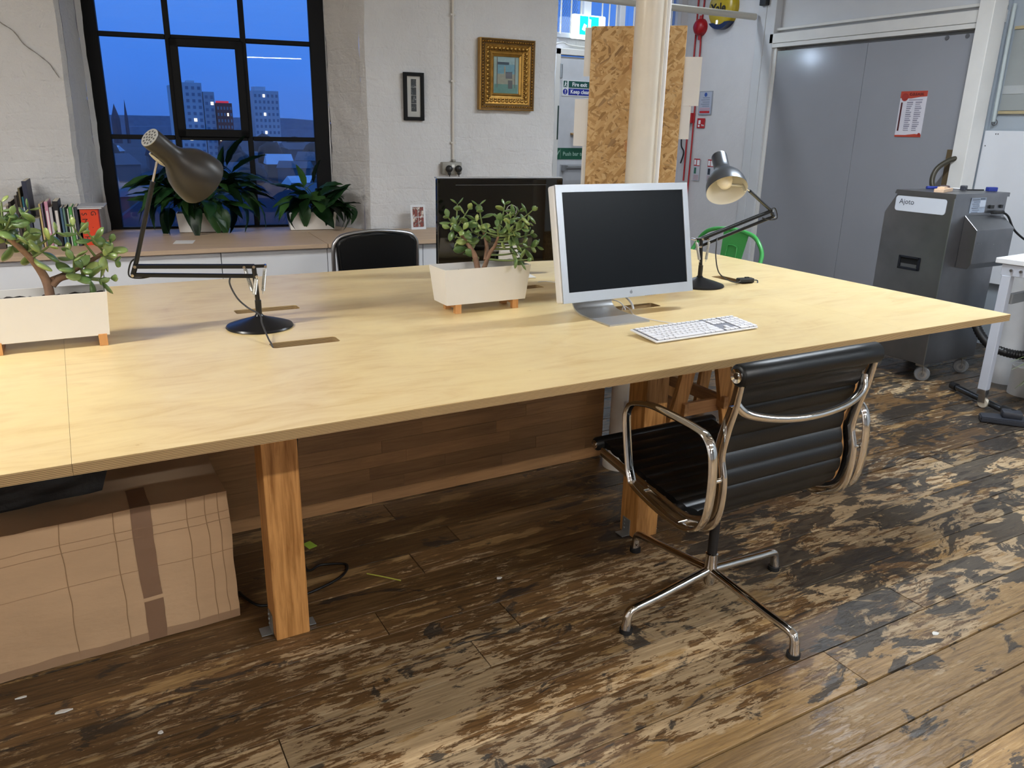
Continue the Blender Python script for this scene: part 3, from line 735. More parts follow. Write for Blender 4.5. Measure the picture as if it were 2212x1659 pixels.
trough(pl, -.20, .117, .872, .99, .770, .893, .007, zs=.872)
for fx in (-.165, .088):
    MB().box((fx+.011, .93, .754), (.022, .12, .0275), bev=.001).build('foot', BAMBOO, pl)
    MB().box((fx+.011, .878, .757), (.022, .018, .0335), bev=.001).build('foot', BAMBOO, pl)
mv = lambda P_, v: [tuple(Vector(p)+Vector(v)) for p in P_]
J1_BR[0] = (-.014, .871, .855)
jade(pl, [mv(q, (-.001, .05, -.010)) for q in (J1_BR, J1_BR2, J1_BR3)], mv([p for i, p in enumerate(J1_T) if i % 3 != 1 and i not in (15, 21, 35)], (-.001, .05, -.010)), .060, 2, .0115)
pl = thing('succulent_planter', 'white trough planter with jade plant in front of the glossy black screen', 'planter', (1.29, .875, TZ))
trough(pl, 1.137, 1.442, .820, .925, .772, .895, .013, zs=.868)
for fx in (1.171, 1.394):
    MB().box((fx+.011, .832, .7565), (.023, .018, .033), bev=.001).build('foot', BAMBOO, pl)
    MB().box((fx+.011, .915, .7565), (.023, .018, .033), bev=.001).build('foot', BAMBOO, pl)
    MB().box((fx+.011, .873, .7635), (.016, .066, .015), bev=.001).build('foot_rail', BAMBOO, pl)
J2_BR[0] = (1.262, .824, .855); J2_BR2[0] = (1.266, .822, .855)
jade(pl, [mv(q, (.022, .045, -.009)) for q in (J2_BR, J2_BR2, J2_BR3)], mv(J2_T, (.022, .045, -.009)), .052, 5, .010, 2)

# ------------------------------------------------------------------ desk lamps
def lamp(label, B0, post, e_top, e_bot, head, cap, opn, cable, shade_mat, arm_side=None):
    t = thing('desk_lamp', label, 'lamp', (B0[0], B0[1], TZ)); B0 = Vector(B0); post = Vector(post); E = Vector(e_top); E2 = Vector(e_bot); H = Vector(head)
    MB().lathe([(0, 0), (.099, 0), (.102, .003), (.099, .008), (.070, .018), (.035, .028), (.014, .036), (.0105, .042), (0, .042)], (B0.x, B0.y, TZ), seg=48).build('base', BLACKM, t, smooth=35)
    MB().cyl((B0.x, B0.y, TZ+.03), (B0.x, B0.y, TZ+.085), .0095).cyl((B0.x, B0.y, TZ+.07), tuple(post), .0072).build('post', BLACKM, t, smooth=40)
    d = (E-post); d.z = 0; d.normalize(); side = d.cross(Vector((0, 0, 1)))
    lowp = post+Vector((0, 0, -.030))-d*.006
    back = post - d*.034 + Vector((0, 0, .000))
    for sg in (-1, 1):
        MB().sweep([post-d*.002+side*.008*sg+Vector((0, 0, .0)), E+side*.008*sg], rsec(.0045, .0115), side).build('lower_arm', BLACKM, t)
    MB().sweep([lowp, E2], rsec(.010, .0125), side).build('lower_arm', BLACKM, t)
    MB().sweep([back, post+d*.03], rsec(.006, .010), side).build('crank', BLACKM, t)
    ub = (H-E); 
    MB().sweep([E2, E, E+(H-E)*.02], rsec(.012, .014), side).build('elbow', BLACKM, t)
    MB().tube([E, E+(H-E)*.80], .0066, 8).build('upper_arm', BLACKM, t, smooth=60)
    MB().tube([E+(H-E)*.78, H], .0035, 8).build('arm_tip', CHROME, t, smooth=60)
    m = MB()
    for P in (E, E2, post, lowp, back, post+d*.028): m.cyl(P-side*.015, P+side*.015, .0045, seg=10)
    m.build('pivot_bolts', CHROME, t, smooth=40)
    ft = Vector((B0.x, B0.y, TZ+.10))
    for sg, (a, dd) in ((1, (back, -.016)), (-1, (lowp+d*-.0, .010)), (1, (post+d*.028, .012))):
        b = ft + d*dd*-1*(-1) + Vector((0, 0, .0)) if False else ft + d*dd + Vector((0, 0, 0))
        a = a+side*.017*sg; b = b+side*.014*sg; p0 = a+(b-a)*.12; p1 = a+(b-a)*.88; n = 46; L_ = (p1-p0).length; ax = (p1-p0).normalized(); u = ax.orthogonal().normalized(); w_ = ax.cross(u)
        pts = [p0+ax*L_*k/(n*3)+(u*math.cos(2*math.pi*k/6)+w_*math.sin(2*math.pi*k/6))*.0050 for k in range(n*3+1)]
        MB().tube(pts, .0014, 4).cyl(a, p0, .0015, seg=6).cyl(p1, b, .0015, seg=6).cyl(p0, p1, .0042, seg=10).build('spring', SPRING, t, smooth=60)
    cp = Vector(cap); op = Vector(opn); ax = (op-cp); Ls = ax.length; ax.normalize()
    prof = [(.0275, 0), (.0300, .004), (.0300, .060), (.031, .078), (.037, .096), (.052, .116), (.066, .138), (.0745, .165), (.078, .190), (.0785, .205)]
    k = Ls/.205; pr = [(r, h*k) for r, h in prof]
    MB().lathe([(0, .002)]+pr, cp, ax, 56).build('shade', shade_mat, t, smooth=35)
    MB().lathe([(.026, .03)]+[(r-.0016, h) for r, h in pr[3:-1]]+[(.0785, Ls)], cp, ax, 56).build('shade_lining', M('cream_lining', 'e2dccb', .5, 0, .03), t, smooth=50)
    u = ax.orthogonal().normalized(); w_ = ax.cross(u); m = MB()
    for rr, n in ((0, 1), (.010, 6), (.020, 11)):
        for q in range(n):
            a = 2*math.pi*q/n; c = cp+(u*math.cos(a)+w_*math.sin(a))*rr; m.cyl(c-ax*.0004, c+ax*.002, .0034, seg=10)
    MB().lathe([(0, -.0002), (.0285, -.0002), (.0285, .004)], cp, ax, 40).build('cap_plate', M('brushed_cap', 'a9aaa8', .35, .6), t, smooth=30)
    m.build('vent_holes', M('vent_shadow', '3a3a39', .8), t)
    q = cp+ax*.072*k; n_ = (H-q); n_ -= ax*n_.dot(ax); n_.normalize()
    sd = ax.cross(n_)
    MB().sweep([H-ax*.028, H-ax*.014, H+ax*.014, H+ax*.030], rsec(.012, .010), sd, scales=[.6, 1.1, 1.2, .5]).tube([H, cp+ax*(H-cp).dot(ax)+n_*.020], .006, 8).build('shade_bracket', M('bright_bracket', 'c9c8c2', .3, .7), t, smooth=50)
    MB().lathe([(0, 0), (.013, 0), (.013, .035), (.010, .04), (.022, .060), (.030, .082), (.030, .095), (.022, .115), (0, .124)], cp+ax*.045*k, ax, 28).build('bulb', M('frosted_bulb', 'efe6d2', .3), t, smooth=60)
    MB().tube(cr3(cable, 8), .0026, 8).build('cable', M('grey_flex', '3a3a3c', .5), t, smooth=60)
    c0 = E2+side*.01
    MB().tube(cr3([E+(H-E)*.08+side*.008, E-d*-.012+Vector((0, 0, .01))+side*.008, E2+d*.012+side*.01+Vector((0, 0, -.004)), E2-d*.02+side*.01+Vector((0, 0, -.012)), E2-d*.06+side*.008+Vector((0, 0, -.004))], 6), .0024, 6).build('cable_loop', BLACKP, t, smooth=60)
    return t
lamp('dark desk lamp whose shade hangs before the window', (.538, .912, TZ), (.534, .914, .930), (.211, .980, .940), (.202, .982, .915), (.300, .944, 1.243), (.283, .912, 1.303), (.421, .999, 1.180),
     [(.47, .929, .908), (.462, .930, .88), (.479, .926, .835), (.505, .915, .805), (.53, .86, .79), (.522, .80, .778), (.519, .71, .752), (.520, .665, .735), (.525, .66, .66)], M('warm_grey_satin', '35322f', .38, .35, .05))
lamp('grey desk lamp standing behind the silver monitor', (2.318, .888, TZ), (2.313, .895, .932), (2.628, .834, 1.042), (2.638, .828, 1.018), (2.368, .745, 1.153), (2.341, .869, 1.259), (2.287, .750, 1.136),
     [(2.385, .880, .935), (2.366, .86, .91), (2.36, .85, .86), (2.375, .84, .80), (2.43, .845, .765), (2.485, .845, .748), (2.515, .853, .750)], M('graphite_satin', '4c5056', .34, .4, .05))
t = thing('cable_switch', 'black inline lamp switch lying over a table slot', 'switch', (2.55, .86, TZ), -.2)
MB().box((0, 0, .0105), (.075, .030, .020), bev=.005).build('switch_body', BLACKP, t, world=False)
MB().box((.008, 0, .0225), (.018, .012, .004), bev=.001).build('rocker', M('dark_grey_rocker', '2a2a2c', .4), t, world=False)
MB().tube(cr3([(.037, 0, .01), (.06, -.004, .006), (.035, -.03, -.02), (.03, -.03, -.09)], 6), .0026, 6).build('cord', BLACKP, t, world=False)

# ------------------------------------------------------------------ silver monitor and keyboard
mo = thing('computer_monitor', 'silver framed flat monitor, dark screen, on a bent metal foot', 'monitor', (1.64, .56, TZ))
tilt = math.atan2(.08, .375); pw, ph = .562, .382
PM = Matrix.Translation((1.716, .607, .990)) @ Matrix.Rotation(math.radians(.6), 4, 'Z') @ Matrix.Rotation(-tilt, 4, 'X')   # local: x right, y back, z up
def PB(mb, c, d, bev=0, seg=3): return mb.box(c, d, bev=bev, seg=seg)
m = MB(); PB(m, (0, .022, 0), (pw, .040, ph), .009, 4); m.xf(PM).build('back_shell', ALUSIDE, mo, smooth=35)
m = MB(); bz = .023
for c, d in (((0, 0, ph/2-.012), (pw-.006, .006, .024)), ((0, 0, -ph/2+.017), (pw-.006, .006, .034)), ((-pw/2+.015, 0, .005), (.024, .006, ph-.058)), ((pw/2-.015, 0, .005), (.024, .006, ph-.058))): PB(m, c, d)
m.xf(PM).build('bezel', ALU, mo)
MB().box((0, .002, .005), (pw-.050, .004, ph-.056)).xf(PM).build('screen', M('dark_lcd_panel', '070a10', .30, 0, .02, spec=.16), mo)
m = MB(); m.lathe([(0, -.0003), (.0055, -.0003), (.0055, .0005), (0, .0005)], (0, -.0033, -ph/2+.017), (0, 1, 0), 20).box((.0015, -.0034, -ph/2+.0245), (.0012, .0006, .004), rot=Matrix.Rotation(.5, 3, 'Y')); m.xf(PM).build('badge', M('grey_badge', '85888c', .3, .5), mo)
# foot: one bent aluminium sheet
pf = [(.455, .7425), (.50, .7425), (.58, .7425), (.63, .745), (.665, .757), (.682, .785), (.684, .83), (.680, .90)]
m = MB(); pp = cr3([(1.632, y, z) for y, z in pf], 5); m.sweep(pp, [(-.082, -.0025), (.082, -.0025), (.082, .0025), (-.082, .0025)], (1, 0, 0)); m.build('foot', ALU, mo, smooth=40)
MB().box((1.66, .668, .90), (.10, .05, .06), bev=.006).build('hinge_block', ALU, mo)
MB().tube(cr3([(1.60, .70, .83), (1.70, .72, .80), (1.76, .70, .79), (1.80, .69, .765), (1.815, .675, .73), (1.815, .67, .66)], 7), .0042, 8).build('cable', M('white_cable', 'd9d9dc', .4), mo, smooth=60)
MB().tube(cr3([(1.66, .70, .84), (1.58, .66, .825), (1.55, .65, .800), (1.53, .66, .79), (1.60, .70, .77), (1.74, .70, .765), (1.775, .672, .735), (1.775, .668, .68)], 7), .0022, 8).build('cable', M('white_cable', 'd9d9dc', .4), mo, smooth=60)
kb = thing('keyboard', 'slim white keyboard lying below the silver monitor', 'keyboard', (1.762, .285, TZ), math.radians(1.5))
KM = Matrix.Rotation(math.radians(4.5), 4, 'X')
kw, kd = .43, .128
MB().box((0, 0, .0105), (kw, kd, .006), bev=.0022, seg=2).xf(KM).build('tray', ALUSIDE, kb, world=False)
MB().box((0, .045, .0055), (.38, .02, .014)).xf(KM).build('rear_foot', ALUSIDE, kb, world=False)
KEYM = M('white_key', 'e4e5ea', .45, 0, .01)
MB().box((0, 0, .01385), (kw-.012, kd-.010, .0006)).xf(KM).build('key_well', M('grey_key_well', '7e818c', .6), kb, world=False)
kc = {}
def key(x, y, w_, d_):
    k = (round(w_, 4), round(d_, 4))
    if k not in kc:
        o = MB().box((0, 0, .0026), (w_, d_, .0034), bev=.0011, seg=1).build('key', KEYM, kb, world=False); kc[k] = o
    else:
        o = kc[k].copy(); C.objects.link(o)
    o.parent = kb; q = KM @ Vector((x, y, .0138)); o.location = q; o.rotation_euler = (math.radians(4.5), 0, 0)
p_ = .0190; kx = -kw/2+.0075; yr = [-.052+.0205*i for i in range(5)] + [.0495]
def row(y, d, ws, x0):
    x = x0
    for w_ in ws:
        if w_ > 0: key(x+w_*p_/2, y, w_*p_-.0036, d)
        x += abs(w_)*p_
row(yr[5]+.0005, .0095, [1.0]*14, kx+.0)
row(yr[4], .0168, [1]*13+[1.45], kx); row(yr[3], .0168, [1.45]+[1]*13, kx); row(yr[2], .0168, [1.75]+[1]*11+[1.7], kx); row(yr[1], .0168, [2.2]+[1]*10+[2.25], kx); row(yr[0], .0168, [1.45, 1, 1.3, 6.4, 1.3, 1.0, 2.0], kx)
nx = kx+14.9*p_
for y, d in ((yr[5]+.0005, .0095), (yr[4], .0168), (yr[3], .0168)): row(y, d, [1, 1, 1], nx)
row(yr[1], .0168, [-1, 1], nx); row(yr[0], .0168, [1, 1, 1], nx)
nx += 3.35*p_
for y, d in ((yr[5]+.0005, .0095), (yr[4], .0168), (yr[3], .0168), (yr[2], .0168), (yr[1], .0168)): row(y, d, [1, 1, 1, 1], nx)
row(yr[0], .0168, [2, 1, 1], nx)
MB().tube(cr3([(.02, .062, .010), (.01, .10, .004), (-.02, .17, .003), (-.035, .26, .003), (.01, .345, .004), (.012, .385, .001), (.012, .39, -.06)], 7), .0017, 6).build('cable', M('white_cable', 'd9d9dc', .4), kb, smooth=60, world=False)

# ------------------------------------------------------------------ glossy black monitor, seen from behind
bd = thing('computer_monitor', 'glossy black monitor seen from behind on white stand', 'monitor', (1.66, 1.42, TZ), math.radians(-9))
BM = Matrix.Rotation(math.radians(1.5), 4, 'Y')
GB = M('piano_black', '060607', .04, 0, .02, spec=.6)
gz = .232
def BT(m): return m
MB().box((0, 0, gz), (.555, .030, .350), bev=.004, seg=2).build('back_shell', GB, bd, world=False)
MB().box((0, .012, gz+.1775), (.557, .034, .006), bev=.002).build('top_edge', ALU, bd, world=False)
MB().box((0, -.0165, gz+.150), (.40, .002, .0015)).build('vent_line', M('vent_grey', '55565a', .4), bd, world=False)
m = MB(); m.lathe([(.0215, 0), (.024, 0), (.024, .0012), (.0215, .0012)], (.045, -.0168, gz+.045), (0, 1, 0), 40)
m.text('DELL', .017, MX((1, 0, 0), (0, 0, 1), (0, -1, 0), (.045, -.0162, gz+.039)), bold=True, align='CENTER'); m.build('badge', M('chrome_badge', 'b9babb', .3, .5), bd, world=False)
MB().box((-.02, -.0158, gz-.11), (.03, .001, .03)).build('sticker', M('grey_sticker', '8b8b8b', .6), bd, world=False)
m = MB(); n = 28; hx, hz, hr = .03, .058, .021
# white stand neck with a round cable hole
out = [(-.036, .012), (.078, .012), (.078, .085), (.066, .108), (-.006, .108), (-.036, .06)]
out = [(hx+.045*math.cos(2*math.pi*k/n+.0), 0) for k in range(0)]
B = m.b; ring0, ring1 = [], []
for k in range(n):
    a = 2*math.pi*k/n; ca, sa = math.cos(a), math.sin(a); q = max(abs(ca)/.046, abs(sa)/(.052 if sa > 0 else .050))
    ring0.append((hx+ca/q, hz+sa/q)); ring1.append((hx+hr*ca, hz+hr*sa))
vs = [[B.verts.new((x_, y_, z_)) for x_, z_ in rg] for rg in (ring0, ring1) for y_ in (-.045, -.030)]
for k in range(n):
    q = (k+1) % n
    B.faces.new((vs[0][k], vs[0][q], vs[2][q], vs[2][k])); B.faces.new((vs[1][k], vs[3][k], vs[3][q], vs[1][q]))
    B.faces.new((vs[0][k], vs[1][k], vs[1][q], vs[0][q])); B.faces.new((vs[2][k], vs[2][q], vs[3][q], vs[3][k]))
m.box((hx, -.025, .105), (.075, .03, .06), bev=.006); m.box((hx, -.03, .0035), (.20, .15, .006), bev=.002)
m.build('stand', WPLA, bd, world=False)
MB().box((hx, -.03, .0005), (.19, .14, .001)).build('foot_pad', BLACKP, bd, world=False)
MB().tube(cr3([(.10, -.20, .003), (.14, -.19, .002), (.17, -.22, .002), (.20, -.25, .002)], 6), .0018, 6).build('cable', M('white_cable', 'd9d9dc', .4), bd, world=False)
# ------------------------------------------------------------------ chrome and leather chair in front
CX_, CY_ = 1.605, -.047
ch = thing('office_chair', 'black ribbed leather office chair with polished chrome frame, in front', 'chair', (CX_, CY_, 0))
prof = cr3([(0, .262, .432), (0, .20, .425), (0, .10, .408), (0, .008, .396), (0, -.07, .388), (0, -.132, .384), (0, -.185, .395), (0, -.225, .425), (0, -.243, .467), (0, -.246, .526), (0, -.232, .589), (0, -.243, .66), (0, -.263, .735), (0, -.285, .79)], 10)
def offs(pr, d):
    r = []
    for i, p in enumerate(pr):
        t = (pr[min(i+1, len(pr)-1)]-pr[max(i-1, 0)]).normalized(); n = Vector((0, -t.z, t.y)); r.append(p+n*d(i) if callable(d) else p+n*d)
    return r
# arclength for ribs
al = [0]
for a, b_ in zip(prof, prof[1:]): al.append(al[-1]+(b_-a).length)
def interp(s):
    for i in range(len(al)-1):
        if al[i+1] >= s: k = (s-al[i])/(al[i+1]-al[i]); return prof[i].lerp(prof[i+1], k), (prof[i+1]-prof[i]).normalized()
    return prof[-1], (prof[-1]-prof[-2]).normalized()
LX0, LX1 = 1.404, 1.842
m = MB(); B = m.b; NS = 230; T_, U_ = [], []
for i in range(NS+1):
    s = al[-1]*i/NS; p, t = interp(s); n = Vector((0, -t.z, t.y)); rb_ = abs(math.sin(math.pi*s/.0445))**.55
    h = .0045+.0060*rb_
    T_.append([B.verts.new((x, (p+n*h).y, (p+n*h).z)) for x in (LX0, LX1)]); U_.append([B.verts.new((x, (p-n*h).y, (p-n*h).z)) for x in (LX0, LX1)])
for i in range(NS):
    B.faces.new((T_[i][0], T_[i][1], T_[i+1][1], T_[i+1][0])); B.faces.new((U_[i][0], U_[i+1][0], U_[i+1][1], U_[i][1]))
    for k in (0, 1): B.faces.new((T_[i][k], T_[i+1][k], U_[i+1][k], U_[i][k]))
B.faces.new((T_[0][0], T_[0][1], U_[0][1], U_[0][0])); B.faces.new((T_[-1][0], T_[-1][1], U_[-1][1], U_[-1][0]))
m.build('ribbed_sling', LEATHER, ch, smooth=50)
MB().lathe([(0, 0), (.022, 0), (.0275, .006), (.0285, .10), (.0285, .40), (.0275, .490), (.022, .496), (0, .496)], (1.372, -.291, .808), (1, 0, 0), 28).build('top_roll', LEATHER, ch, smooth=50)
MB().lathe([(0, 0), (.017, 0), (.021, .006), (.021, .474), (.017, .48), (0, .48)], (1.383, .268, .428), (1, 0, 0), 24).build('front_roll', LEATHER, ch, smooth=50)
m = MB()
for x_, y_, z_, r_ in ((1.371, -.291, .808, .0175), (1.869, -.291, .808, .0175), (1.382, .268, .428, .014), (1.864, .268, .428, .014)):
    sx_ = 1 if x_ < 1.6 else -1
    m.lathe([(0, -.003), (r_*.45, -.003), (r_*.5, -.001), (r_, -.003), (r_, .012)], (x_, y_, z_), (sx_, 0, 0), 24)
m.build('roll_end_discs', CHROME, ch, smooth=30)
fp = [(0, .235, .415), (0, .10, .398), (0, .0, .384), (0, -.132, .368), (0, -.190, .374), (0, -.243, .405), (0, -.262, .455), (0, -.264, .526), (0, -.250, .589), (0, -.262, .66), (0, -.280, .725), (0, -.290, .785)]
for x_ in (1.385, 1.861):
    pp = [Vector((x_, p.y, p.z)) for p in cr3(fp, 8)]; n = len(pp)
    sc = [.75+.35*math.sin(math.pi*min(1, i/n*1.05)) for i in range(n)]
    MB().sweep(pp, rsec(.013, .038, .35), (1, 0, 0), scales=sc).build('side_frame', CHROME, ch, smooth=60)
MB().tube(cr3([(1.388, -.275, .735), (1.415, -.287, .708), (1.47, -.303, .692), (1.55, -.318, .682), (1.64, -.322, .680), (1.74, -.312, .684), (1.81, -.295, .694), (1.845, -.283, .712), (1.859, -.272, .740)], 8), .0115, 12, scales=[1.25-.35*math.sin(math.pi*i/64) for i in range(65)]).build('back_stretcher', CHROME, ch, smooth=60)
MB().tube(cr3([(1.388, -.09, .372), (1.46, -.085, .352), (1.60, -.08, .345), (1.78, -.085, .352), (1.857, -.09, .372)], 6), .011, 10).build('seat_stretcher', CHROME, ch, smooth=60)
MB().tube(cr3([(1.388, .10, .390), (1.46, .09, .365), (1.60, .05, .355), (1.78, .09, .365), (1.857, .10, .390)], 6), .009, 10).build('seat_stretcher', CHROME, ch, smooth=60)
ap = [(.040, .640), (.066, .618), (.071, .58), (.050, .47), (.036, .428), (.012, .402), (-.09, .378), (-.184, .372), (-.240, .392), (-.266, .430), (-.276, .488), (-.276, .56), (-.266, .615), (-.243, .643), (-.205, .652), (-.12, .656), (-.03, .656)]
for x_ in (1.343, 1.903):
    pp = [Vector((x_, p.y, p.z)) for p in cr3([(0, y, z) for y, z in ap], 7, True)]
    MB().sweep(pp, rsec(.030, .013, .48), (1, 0, 0), closed=True).build('armrest', CHROME, ch, smooth=60)
    xi = 1.385 if x_ < 1.6 else 1.861
    for y_, z_ in ((-.268, .530), (-.17, .372), (.0, .390)): MB().cyl((x_, y_, z_), (xi, y_, z_), .007, seg=10).build('arm_peg', CHROME, ch, smooth=40)
MB().lathe([(0, .345), (.05, .345), (.05, .335), (.018, .325), (.0155, .262), (0, .262)], (CX_, CY_, 0), seg=28).build('seat_collar', CHROME, ch, smooth=40)
MB().cyl((CX_, CY_, .14), (CX_, CY_, .275), .0145, seg=24).build('gas_lift', BLACKP, ch, smooth=40)
MB().lathe([(0, .050), (.014, .050), (.017, .058), (.019, .10), (.0175, .15), (.0185, .153), (.0150, .156), (0, .156)], (CX_, CY_, 0), seg=28).build('base_hub', CHROME, ch, smooth=40)
for fx, fy in ((1.279, -.072), (1.617, -.371), (1.581, .278), (1.912, -.023)):
    v = Vector((fx-CX_, fy-CY_, 0)); L_ = v.length; v.normalize(); c = Vector((CX_, CY_, 0)); w_ = v.cross(Vector((0, 0, 1)))
    pp = cr3([c+v*.008+Vector((0, 0, .098)), c+v*.10+Vector((0, 0, .088)), c+v*.22+Vector((0, 0, .075)), c+v*(L_-.022)+Vector((0, 0, .068)), c+v*(L_-.004)+Vector((0, 0, .055)), c+v*L_+Vector((0, 0, .032)), c+v*(L_+.002)+Vector((0, 0, .012))], 6); n = len(pp)
    MB().sweep(pp, [(.0135*math.cos(a), .0125*math.sin(a)) for a in [k*math.pi/6 for k in range(12)]], w_, scales=[1.0 if i < n*.66 else 1+.18*(i/n-.66)/.34 for i in range(n)]).build('leg', CHROME, ch, smooth=60)
    MB().cyl(c+v*L_+Vector((0, 0, 0)), c+v*L_+Vector((0, 0, .013)), .0185, seg=20).build('glide', RUBBER, ch, smooth=40)

# ------------------------------------------------------------------ black chair beyond the table
bc = thing('padded_chair', 'black padded chair with chrome edge, tucked at the far table side', 'chair', (1.40, 2.02, 0))
m = MB()
def pad(u, v, x0=1.196, x1=1.618):
    return None
o_ = []
for k in range(9): a = math.pi/2*k/8; o_.append((1.618-.05+.05*math.sin(a), .834-.035-.0+.035*math.cos(a)))
outl = [(1.196+.06-.06*math.cos(a), .812-.035+.04*math.sin(a)) for a in [math.pi/2*k/6 for k in range(7)]] + [(1.40, .836)] + [(1.618-.06+.06*math.sin(a), .784-.0+.035*math.cos(a)) for a in [math.pi/2*k/6 for k in range(7)]] + [(1.606, .55), (1.21, .55)]
m.prism([(x_, 2.235, z_) for x_, z_ in outl], (0, .045, 0)); bmesh.ops.bevel(m.b, geom=[e for e in m.b.edges if abs(e.verts[0].co.y-e.verts[1].co.y) < 1e-5], offset=.014, segments=3, affect='EDGES')
m.build('back_pad', LEATHER, bc, smooth=50)
MB().tube(cr3([(1.186, 2.262, .50), (1.182, 2.262, .74), (1.20, 2.262, .80), (1.25, 2.262, .828), (1.40, 2.262, .842), (1.56, 2.262, .828), (1.612, 2.262, .80), (1.626, 2.262, .74), (1.62, 2.262, .50)], 6), .011, 10).build('back_frame', SILVER, bc, smooth=60)
MB().box((1.40, 2.0, .46), (.42, .42, .06), bev=.02).build('seat', LEATHER, bc, smooth=50)
for x_ in (1.20, 1.60):
    for y_ in (1.82, 2.26): MB().cyl((x_, y_, 0), (x_, y_, .50), .011, seg=12).build('leg', SILVER, bc, smooth=50)

# ------------------------------------------------------------------ green metal chair at the table's right end
GRN = M('green_enamel', '3f9a4e', .35, 0, .05)
gc = thing('metal_chair', 'green sheet metal chair at the right table end', 'chair', (3.03, 1.64, 0), 0)
MB().tube(cr3([(2.93, 1.40, .44), (3.12, 1.375, .62), (3.19, 1.385, .73), (3.205, 1.43, .80), (3.215, 1.50, .835), (3.22, 1.64, .848), (3.215, 1.78, .835), (3.205, 1.85, .80), (3.19, 1.895, .73), (3.12, 1.905, .62), (2.93, 1.88, .44)], 7), .0115, 10).build('back_hoop', GRN, gc, smooth=60)
m = MB().prism([(3.214, 1.515, .835), (3.214, 1.700, .845), (3.155, 1.665, .50), (3.155, 1.55, .50)], (.004, 0, 0)); m.build('back_slat', GRN, gc)
m = MB(); pp = [(3.170, 1.565, .60), (3.194, 1.570, .74), (3.198, 1.585, .762), (3.198, 1.625, .766), (3.195, 1.645, .745), (3.170, 1.64, .60)]; m.tube(cr3(pp, 4), .0035, 6); m.build('slat_pressing', GRN, gc)
MB().box((2.97, 1.64, .445), (.36, .36, .02), bev=.008).build('seat', GRN, gc)
for x_, y_ in ((2.72, 1.42), (2.72, 1.86), (3.22, 1.40), (3.22, 1.88)):
    x1 = x_+(.09 if x_ < 3 else -.07); y1 = y_+(.06 if y_ < 1.6 else -.06)
    MB().sweep([(x_, y_, 0), (x1, y1, .44)], rsec(.03, .026), (0, 1, 0), scales=[.8, 1.2]).build('leg', M('dark_green_enamel', '1f5a2c', .35), gc)

# ------------------------------------------------------------------ trestles under the right half
def trestle(lab, cx, cy, w_, ln):
    t = thing('wooden_trestle', lab, 'trestle', (cx, cy, 0), 0, 'trestles under the right end of the table')
    MB().box((cx, cy, .67), (.045, ln, .09), bev=.002).build('top_beam', PINEY, t)
    for sy in (-1, 1):
        for sx_ in (-1, 1):
            y_ = cy+sy*(ln/2-.09)
            MB().sweep([(cx+sx_*w_, y_, 0), (cx+sx_*.03, y_, .70)], [(-.011, -.032), (.011, -.032), (.011, .032), (-.011, .032)], (0, 1, 0)).build('leg', PINE, t)
        MB().box((cx, cy+sy*(ln/2-.115), .28), (w_*1.3, .02, .055), bev=.002).build('cross_rail', PINEH, t)
    MB().box((cx-w_*.52, cy, .30), (.022, ln-.12, .05), bev=.002).build('stretcher', PINEY, t)
    MB().box((cx+w_*.52, cy, .30), (.022, ln-.12, .05), bev=.002).build('stretcher', PINEY, t)
trestle('slatted pine trestle just behind the second square leg', 2.20, 1.02, .20, .86)
trestle('pine trestle under the far right end of the table', 2.87, .97, .13, .78)

# ------------------------------------------------------------------ under the table
CARD = M('corrugated_cardboard', 'b59572', .85, 0, .06, 5, bs=.35, bscale=26, stretch=(1, 1, 3))
bx = thing('cardboard_box', 'large taped brown cardboard box under the left of the table', 'box', (-.20, .63, 0), .035)
def crumple(p): return Vector(p)+noise.noise_vector(Vector(p)*6)*.006+noise.noise_vector(Vector(p)*22)*.0018
m = MB(); W_, D_, H_ = 1.06, .30, .398
fr_pts = lambda u, v: crumple((-W_/2+W_*u, -D_/2-.004*math.sin(math.pi*v)*math.sin(math.pi*u), .004+(H_-.004)*v))
m.grid(fr_pts, 60, 26); m.grid(lambda u, v: crumple((W_/2, -D_/2+D_*u, .004+(H_-.004)*v)), 18, 26)
m.grid(lambda u, v: crumple((-W_/2, -D_/2+D_*u, .004+(H_-.004)*v)), 18, 26); m.grid(lambda u, v: crumple((-W_/2+W_*u, D_/2, .004+(H_-.004)*v)), 60, 26)
m.grid(lambda u, v: crumple((-W_/2+W_*u, -D_/2+D_*v, H_)), 60, 18); m.grid(lambda u, v: Vector((-W_/2+W_*u, -D_/2+D_*v, .004)), 60, 18)
bmesh.ops.remove_doubles(m.b, verts=m.b.verts, dist=.0015); m.build('carton', CARD, bx, smooth=50, world=False)
TAPE = M('brown_parcel_tape', '7c5f49', .4, 0, .04)
for u0, u1, v0, v1 in ((.775, .820, .345, 1.0), (.775, .820, 0, .315)):
    MB().grid(lambda u, v: fr_pts(u0+(u1-u0)*u, v0+(v1-v0)*v)+Vector((0, -.0016, 0)), 4, 18).build('parcel_tape', TAPE, bx, world=False)
MB().grid(lambda u, v: crumple((-W_/2+W_*(.775+.045*u), -D_/2+D_*v*.4, H_+.0018)), 4, 8).build('parcel_tape', TAPE, bx, world=False)
MB().grid(lambda u, v: fr_pts(u, .0+.065*v)+Vector((0, -.0012, 0)), 60, 3).build('glued_strip', M('tape_strip', '94765a', .6, 0, .04), bx, world=False)
for vv in (.80, .86, .56):
    MB().tube([fr_pts(k/40, vv)+Vector((0, -.0006, 0)) for k in range(41)], .0011, 4).build('crease', M('crease_brown', '9c7c5c', .85), bx, world=False)
for uu in (.06, .25, .36, .44, .62, .735, .90, .945, .975):
    MB().tube([fr_pts(uu+.001*math.sin(k), k/20)+Vector((0, -.0006, 0)) for k in range(21)], .0011, 4).build('crease', M('crease_brown', '9c7c5c', .85), bx, world=False)
